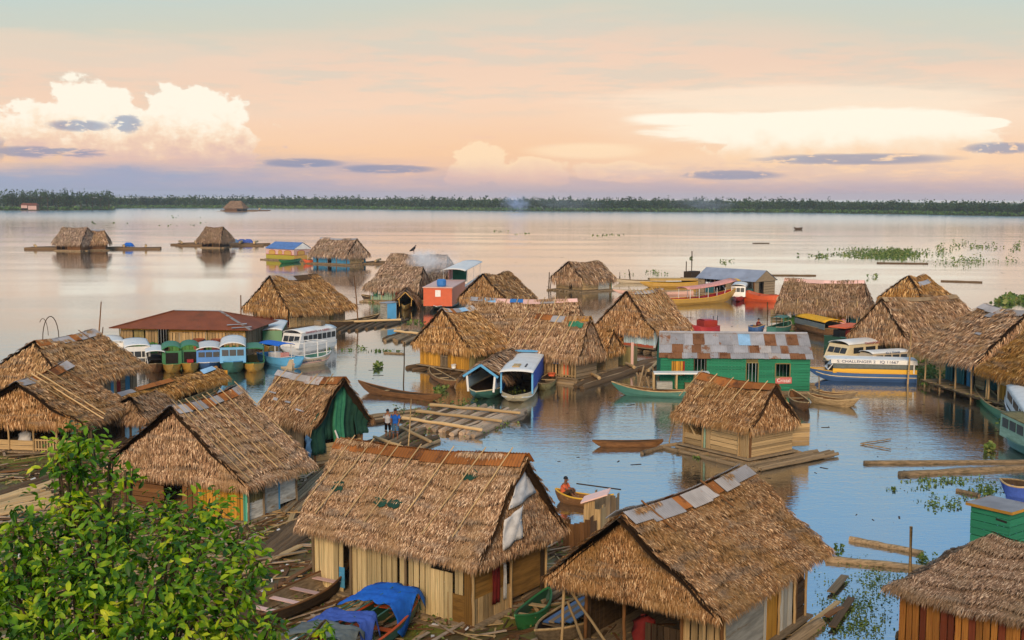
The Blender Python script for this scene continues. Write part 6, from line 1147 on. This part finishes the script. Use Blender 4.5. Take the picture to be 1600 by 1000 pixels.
for row in range(6):
    px = -560.
    while px < 2180:
        px += rng.uniform(3.5, 8.5); p = bank_pt(px); k = 1 + (row * .011 + rng.uniform(0, .011)) + (.02 if 182 < px < 800 else .004); hh = (12.4 if px > 180 else 17.) + (.8 * row if row < 4 else 2) - (1.6 if px > 1300 else 0)
        h_ = hh * rng.uniform(.86, 1.03) * (1.07 if rng.random() < .04 else 1); r_ = rng.uniform(3.4, 5.4)
        if row == 0 and 0 < px < 176: continue
        Cs.append(crown_points((p.x * k, p.y * k, h_ * .5), (r_, r_, h_ * .54), 64 if row < 3 else 30))
    px = -560.
for _ in range(9000):
    px = rng.uniform(-560, 2180); p = bank_pt(px); wide = .02 if 182 < px < 800 else .006; k = 1.0015 + rng.uniform(0, wide); Gs.append((p.x * k, p.y * k, .6 + rng.uniform(0, 2.2)))
V, F = clump_quads(np.concatenate(Cs), 1.6); tris('far_forest', V, F, L_far, None, 'stuff')
V, F = clump_quads(np.array(Gs), 2.2); tris('bank_grass', V, F, L_grass, None, 'stuff')
# the trees of the nearer left bank, each on its own
px = 2
for i in range(19):
    px += rng.uniform(6, 12.5)
    if px > 178: break
    p = bank_pt(px); k = 1.003 + rng.uniform(0, .008); h_ = rng.uniform(13, 19); r_ = rng.uniform(4, 6.5); tall = h_ > 16
    t_ = thing('riverbank_tree', ('tall dense dark green tree on the left far bank' if tall else 'lower bushy green tree on the left far bank'), 'tree', (p.x * k, p.y * k, .4), 0, 'trees along the left far bank')
    mb = MB(); mb.tube([(0, 0, 0), (.2, 0, h_ * .4), (.1, .2, h_ * .75)], [.4, .3, .12], 6); [mb.tube([(.15, 0, h_ * .4), (r_ * .6 * math.cos(a), r_ * .6 * math.sin(a), h_ * .66)], [.2, .07], 5) for a in (0, 2.1, 4.2)]; mb.build('trunk', BARK, t_)
    V, F = clump_quads(crown_points((0, 0, h_ * .58), (r_, r_, h_ * .45), 240), 1.5); tris('crown', V, F, L_far, t_)

# ---- the leafy bush close by on the left
LOBES = [(112, 688, 30, 9.7), (140, 700, 36, 9.6), (92, 722, 36, 9.6), (120, 738, 40, 9.5), (178, 735, 24, 9.8), (112, 790, 58, 9.5), (205, 745, 18, 9.7), (62, 850, 72, 9.2), (20, 905, 78, 9.), (180, 830, 80, 9.3), (150, 915, 105, 8.9), (285, 840, 70, 9.4), (330, 805, 42, 9.6), (378, 862, 46, 9.4), (262, 800, 34, 9.8),
         (300, 925, 100, 8.9), (388, 925, 36, 9.2), (60, 985, 95, 8.6), (215, 1000, 120, 8.5), (365, 995, 62, 9.), (25, 830, 30, 9.3), (410, 890, 20, 9.3), (150, 1090, 160, 8.3), (340, 1080, 110, 8.6), (-40, 960, 90, 8.7), (430, 985, 26, 8.9), (505, 985, 20, 8.6)]
base = Vector((-3.3, 9.3, land_z(-3.3, 9.3) - .1)); bush = thing('leafy_bush', 'large bright green leafy bush in the bottom left foreground', 'bush', base)
LP, LD = [], []
mb = MB()
for (px_, py_, rp, d_) in LOBES:
    c_ = deep(px_, py_, d_) - base; r_ = rp / CAM_F * d_; n = int(rp * rp * .074) + 10
    p = rng.normal(0, 1, (n, 3)); p /= np.linalg.norm(p, axis=1)[:, None]; q = np.array(c_) + p * r_ * rng.uniform(.15, 1.18, (n, 1)) * np.array((1, 1.1, 1)); LP.append(q); LD.append(p)
    st = Vector((rng.uniform(-.15, .15), rng.uniform(-.1, .1), .0)); m_ = st.lerp(c_, .5) + Vector((rng.uniform(-.15, .15), rng.uniform(-.15, .15), .12)); mb.tube([st, st.lerp(m_, .5), m_, m_.lerp(c_, .6), c_ + Vector((0, 0, r_ * .6))], [.05, .04, .03, .018, .006], 6)
    for _ in range(max(2, rp // 16)):
        e = c_ + Vector(rng.normal(0, 1, 3)).normalized() * r_ * .9; mb.tube([m_.lerp(c_, .5), c_.lerp(e, .5) + Vector((0, 0, .05)), e], [.014, .009, .004], 5)
mb.build('branches', BARK, bush)
P = np.concatenate(LP); D = np.concatenate(LD); N = len(P)
nrm = D * .4 + rng.normal(0, .7, (N, 3)); nrm[:, 2] += .8; nrm[:, 1] -= .25; nrm /= np.linalg.norm(nrm, axis=1)[:, None]
ax = D + rng.normal(0, .7, (N, 3)); ax[:, 2] -= .45; ax -= nrm * np.sum(ax * nrm, 1)[:, None]; ax /= np.linalg.norm(ax, axis=1)[:, None]; sd = np.cross(nrm, ax); S = .04 + .082 * rng.beta(1.6, 2.2, N)
LEAF = np.array([(0, 0, 0), (.25, .17, .05), (.25, 0, 0), (.25, -.17, .05), (.62, .2, .04), (.62, 0, -.03), (.62, -.2, .04), (1, 0, -.13)]); LF = [(0, 2, 1), (0, 3, 2), (1, 2, 5), (1, 5, 4), (2, 3, 6), (2, 6, 5), (4, 5, 7), (5, 6, 7)]
order = np.argsort((P + np.array(base))[:, 1] - 1.2 * S * 10 + np.abs((P + np.array(base))[:, 2] - 11) * .2); near = order[:280]; rest = order[280:]
lme = bpy.data.meshes.new('leaf'); lme.from_pydata([tuple(q) for q in LEAF], [], LF); lme.materials.append(L_bush)
for i in near:
    o = bpy.data.objects.new('leaf', lme); COL.objects.link(o); o.parent = bush; M = Matrix((Vector(ax[i]), Vector(sd[i]), Vector(nrm[i]))).transposed().to_4x4(); o.matrix_basis = Matrix.Translation(Vector(P[i])) @ M @ Matrix.Scale(float(S[i]), 4)
V = (P[rest][:, None, :] + S[rest][:, None, None] * (LEAF[None, :, 0:1] * ax[rest][:, None, :] + LEAF[None, :, 1:2] * sd[rest][:, None, :] + LEAF[None, :, 2:3] * nrm[rest][:, None, :])).reshape(-1, 3)
F = (np.array(LF)[None] + (np.arange(len(rest)) * 8)[:, None, None]).reshape(-1, 3); tris('foliage', V, F, L_bush, bush, 'stuff')

# ---- water weeds
def weeds(name, patches, mat=L_weed, label=None, cat=None, loc=None):
    Vs, Fs, o = [], [], 0
    for (px_, py_, rx, ry, n, size, h_) in patches:
        k = max(1, n // 9); cx = rng.normal(0, .45, k); cy = rng.normal(0, .45, k); j = rng.integers(0, k, n); a = px_ + rx * (cx[j] + rng.normal(0, .13, n)); b_ = py_ + ry * (cy[j] + rng.normal(0, .13, n))
        C = np.array([at(x, max(y, 312), 0) for x, y in zip(a, b_)]); C[:, 2] = .02 + rng.uniform(0, h_, n)
        V, F = clump_quads(C, size, .35); Vs.append(V); Fs.append(F + o); o += len(V)
    V = np.concatenate(Vs)
    if loc is not None: V = V - np.array(loc)
    ob = tris(name, V, np.concatenate(Fs), mat, None, 'stuff' if not label else None)
    if loc is not None: ob.location = loc
    return tag(ob, label, cat) if label else ob
weeds('river_weeds', [(1385, 397, 80, 9, 1300, .5, .3), (1400, 397, 32, 8, 1300, .5, .5), (1345, 394, 55, 7, 150, .45, .4), (1480, 388, 25, 9, 90, .5, 1.1), (1490, 408, 50, 8, 150, .45, .5), (1545, 408, 40, 10, 110, .45, .5), (1290, 401, 22, 3, 60, .6, .4), (1530, 384, 40, 6, 110, .6, .6), (1590, 388, 20, 10, 60, .6, .6), (1245, 400, 6, 3, 14, .5, .5), (1085, 404, 8, 2, 16, .5, .4), (1140, 411, 20, 3, 30, .4, .5), (1020, 428, 40, 3, 40, .4, .3), (1370, 432, 14, 6, 30, .4, .6), (1590, 470, 34, 6, 300, .7, .5), (800, 362, 60, 6, 20, .9, .1), (240, 350, 160, 12, 30, 1.2, .1), (950, 365, 90, 6, 30, .9, .1)])
weeds('shore_weeds', [(1345, 945, 70, 55, 900, .085, .06), (1370, 905, 60, 30, 300, .08, .05), (1330, 985, 70, 30, 500, .09, .06), (1445, 757, 50, 12, 160, .13, .05), (1500, 752, 50, 8, 110, .13, .06), (1540, 768, 22, 8, 220, .14, .22), (1480, 785, 40, 16, 180, .13, .08), (1440, 877, 22, 7, 140, .11, .16), (1395, 765, 6, 4, 14, .18, .1), (1305, 870, 14, 16, 70, .14, .15), (640, 655, 40, 18, 160, .2, .25), (720, 640, 40, 14, 160, .2, .2), (800, 612, 40, 6, 50, .25, .2), (580, 548, 40, 3, 60, .25, .1), (575, 546, 30, 5, 30, .2, .1), (690, 660, 80, 30, 140, .18, .16), (760, 665, 60, 12, 90, .16, .16), (1100, 715, 50, 4, 40, .14, .1), (640, 690, 60, 14, 80, .16, .2), (1395, 560, 60, 4, 40, .3, .2), (1455, 585, 30, 12, 260, .3, .6), (1500, 605, 40, 12, 180, .26, .4), (1575, 660, 30, 14, 160, .2, .4), (470, 545, 60, 10, 60, .25, .1), (560, 470, 80, 6, 60, .35, .2), (640, 505, 60, 5, 60, .3, .2)])
for lab, px_, py_ in (('small floating hyacinth clump in open water left of the yellow plank hut', 589, 574), ('bright hyacinth clump just right of the long low dugout', 688, 612), ('small hyacinth tuft floating alone right of the log raft hut', 1547, 705)): weeds('water_hyacinth', [(px_, py_, 10, 4, 90, .3, .35)], L_weed, lab, 'water plant', at(px_, py_))
# ---- litter and grass on the mud
C, K = [], []
while len(C) < 5200:
    x, y = rng.uniform(-36, 14), rng.uniform(24, 76)
    if y < shore_y(x) + rng.uniform(-1, .8) and hash2(x * .9, y * .9) + rng.normal(0, .3) > .1: C.append((x, y, max(land_z(x, y), 0) + rng.uniform(0, .16)))
C = np.array(C).repeat(2, 0); C[:, :2] += rng.normal(0, .13, (len(C), 2)); V, F = clump_quads(C, .13, .1); tris('shore_grass', V, F, L_weed, None, 'stuff')
for nm, mat, n_, lr, wr in (('dark_litter', W_dark, 1500, (.2, 1.6), (.03, .12)), ('pale_litter', W_tan, 1500, (.2, 1.8), (.03, .12)), ('bright_litter', C_white, 320, (.08, .25), (.06, .16)), ('brown_litter', W_brown, 1300, (.3, 2.6), (.05, .16)), ('bleached_litter', BLEACH, 900, (.3, 2.6), (.05, .13))):
    mb = MB(); k = 0
    while k < n_:
        x, y = rng.uniform(-24, 13) if k % 3 else rng.uniform(-36, 13), rng.uniform(31, 68)
        if y > shore_y(x) + .9: continue
        k += 1; z = max(land_z(x, y), 0) + .04; a = rng.normal(.6, .7); l = rng.uniform(*lr); mb.beam((x, y, z), (x + l * math.cos(a), y + l * math.sin(a), z + rng.uniform(-.02, .12)), rng.uniform(*wr), .03)
    mb.build(nm, mat, None, kind='stuff')
# floating scraps on the open water
mb = MB()
for _ in range(230):
    px_, py_ = rng.uniform(500, 1600), 340 + 480 * rng.random() ** .9; p = at(px_, py_); l = min(.3, .0016 * p.y) * rng.uniform(.4, 2.2); a = rng.uniform(0, 3.1); l *= rng.choice((1, 1, 3)); mb.beam((p.x, p.y, .005), (p.x + l * math.cos(a), p.y + l * math.sin(a), .01), min(.1, l * .2), .02)
mb.build('floating_scraps', W_dark, None, kind='stuff')
# boards lying about the hut feet, each on its own
spots = [((380, 905), (470, 868)), ((395, 890), (480, 875)), ((430, 930), (500, 890)), ((640, 945), (745, 962)), ((660, 935), (760, 948)), ((770, 960), (870, 905)), ((800, 935), (900, 900)), ((690, 975), (760, 950)), ((830, 920), (905, 880)), ((850, 985), (920, 950)), ((1310, 945), (1240, 1000)), ((1298, 930), (1320, 905)), ((1290, 968), (1315, 955)), ((330, 690), (240, 730)), ((300, 700), (200, 745)), ((160, 655), (120, 690)), ((10, 720), (120, 712)), ((0, 745), (110, 735)), ((420, 850), (480, 800)), ((440, 860), (470, 780)), ((880, 900), (960, 870)), ((790, 915), (850, 930)), ((560, 965), (650, 975)), ((1300, 985), (1330, 940))]
for i, (a_, b_) in enumerate(spots):
    p, q = at(*a_), at(*b_); p.z = max(land_z(p.x, p.y), 0) + .12; q.z = max(land_z(q.x, q.y), 0) + .14
    o = piece('loose_board', [W_tan, W_grey, W_brown, LOGD, W_turq if i in (9, 7) else W_tan][i % 5], None, p, q, random.uniform(.14, .3), .05)
    w = 'on the mud beside the drying cloth boat' if b_[0] in (470, 480, 500, 650) and b_[1] > 860 else 'before the front wall of the orange ridged hut' if b_[0] in (745, 760) else 'on the mud between the two big front huts' if 800 < b_[0] < 970 else 'at the right foot of the tin ridged hut' if b_[0] > 1200 else 'on the mud before the porch hut' if b_[0] in (110, 112) else 'beside the bamboo poled hut'
    tag(o, 'loose weathered board lying ' + w, 'board', 'boards ' + w)
raft('half sunk logs beside the landing raft of the green tarpaulin hut', ((500, 712), (585, 690), (540, 735), (630, 712)), 9, .13, 1, LOGD)
raft('narrow raft of poles between the long dugout and the balsa raft', ((575, 652), (660, 640), (580, 662), (650, 655)), 5, .12, 1, LOGW)
raft('drift of bamboo lying before the small raft hut on the left', ((250, 668), (345, 640), (300, 690), (360, 668)), 8, .1, 0, BAMBOO, z=.2)
raft('loose poles piled between the bamboo poled hut and the big hut', ((440, 800), (505, 740), (465, 815), (520, 765)), 8, .1, 0, LOGW, z=.3)
raft('broken boards heaped between the two big front huts', ((800, 940), (880, 890), (850, 960), (930, 905)), 9, .09, 0, LOGW, z=.3)
# ---- smoke
def smoke(px_, py_, dist, size, dens, col):
    m = bpy.data.materials.new('smoke'); m.use_nodes = True; t = m.node_tree; t.nodes.clear(); X.nt = t; tcn = t.nodes.new('ShaderNodeTexCoord'); P_ = tcn.outputs['Object']
    ln = t.nodes.new('ShaderNodeVectorMath'); ln.operation = 'LENGTH'; t.links.new(P_, ln.inputs[0]); n = noise(t, P_, 1.7, 5, .65, 1.2)
    d = sstep(X(ln.outputs['Value']) + (X(n.outputs[0]) - .5) * 3.2, .9, -.2) * dens; v = t.nodes.new('ShaderNodeVolumePrincipled'); v.inputs['Color'].default_value = (*col, 1); t.links.new(d.v, v.inputs['Density']); o_ = t.nodes.new('ShaderNodeOutputMaterial'); t.links.new(v.outputs[0], o_.inputs['Volume'])
    mb = MB(); k = 10; mb.grid([[(math.cos(a) * math.sin(e), math.sin(a) * math.sin(e), math.cos(e)) for a in np.linspace(0, 2 * math.pi, 17)] for e in np.linspace(0.001, math.pi - .001, k)]); mb.f = [q[::-1] for q in mb.f]; o = mb.build('smoke', m, None, kind='stuff'); o.location = deep(px_, py_, dist); o.scale = size; return o
smoke(682, 410, 168, (4.4, 2., 2.), .6, (.98, .985, 1)); smoke(660, 408, 167, (2.6, 1.6, 2.), 1.3, (.98, .985, 1)); smoke(700, 385, 172, (6, 3, 3.), .05, (.9, .92, 1)); smoke(806, 318, 1000, (15, 14, 9), .07, (.6, .72, 1)); smoke(1100, 318, 990, (34, 14, 8), .02, (.7, .76, .95)); smoke(880, 318, 985, (45, 12, 8), .015, (.7, .76, .95))
# ---- river haze
mh = bpy.data.materials.new('haze'); mh.use_nodes = True; t = mh.node_tree; t.nodes.clear(); v = t.nodes.new('ShaderNodeVolumePrincipled'); v.inputs['Color'].default_value = (.86, .86, .92, 1); v.inputs['Density'].default_value = .0001; v.inputs['Anisotropy'].default_value = .2; o_ = t.nodes.new('ShaderNodeOutputMaterial'); t.links.new(v.outputs[0], o_.inputs['Volume'])
mb = MB(); mb.box((0, 3220, 13.5), (8420, 6580, 30)); mb.build('haze', mh, None, kind='stuff')
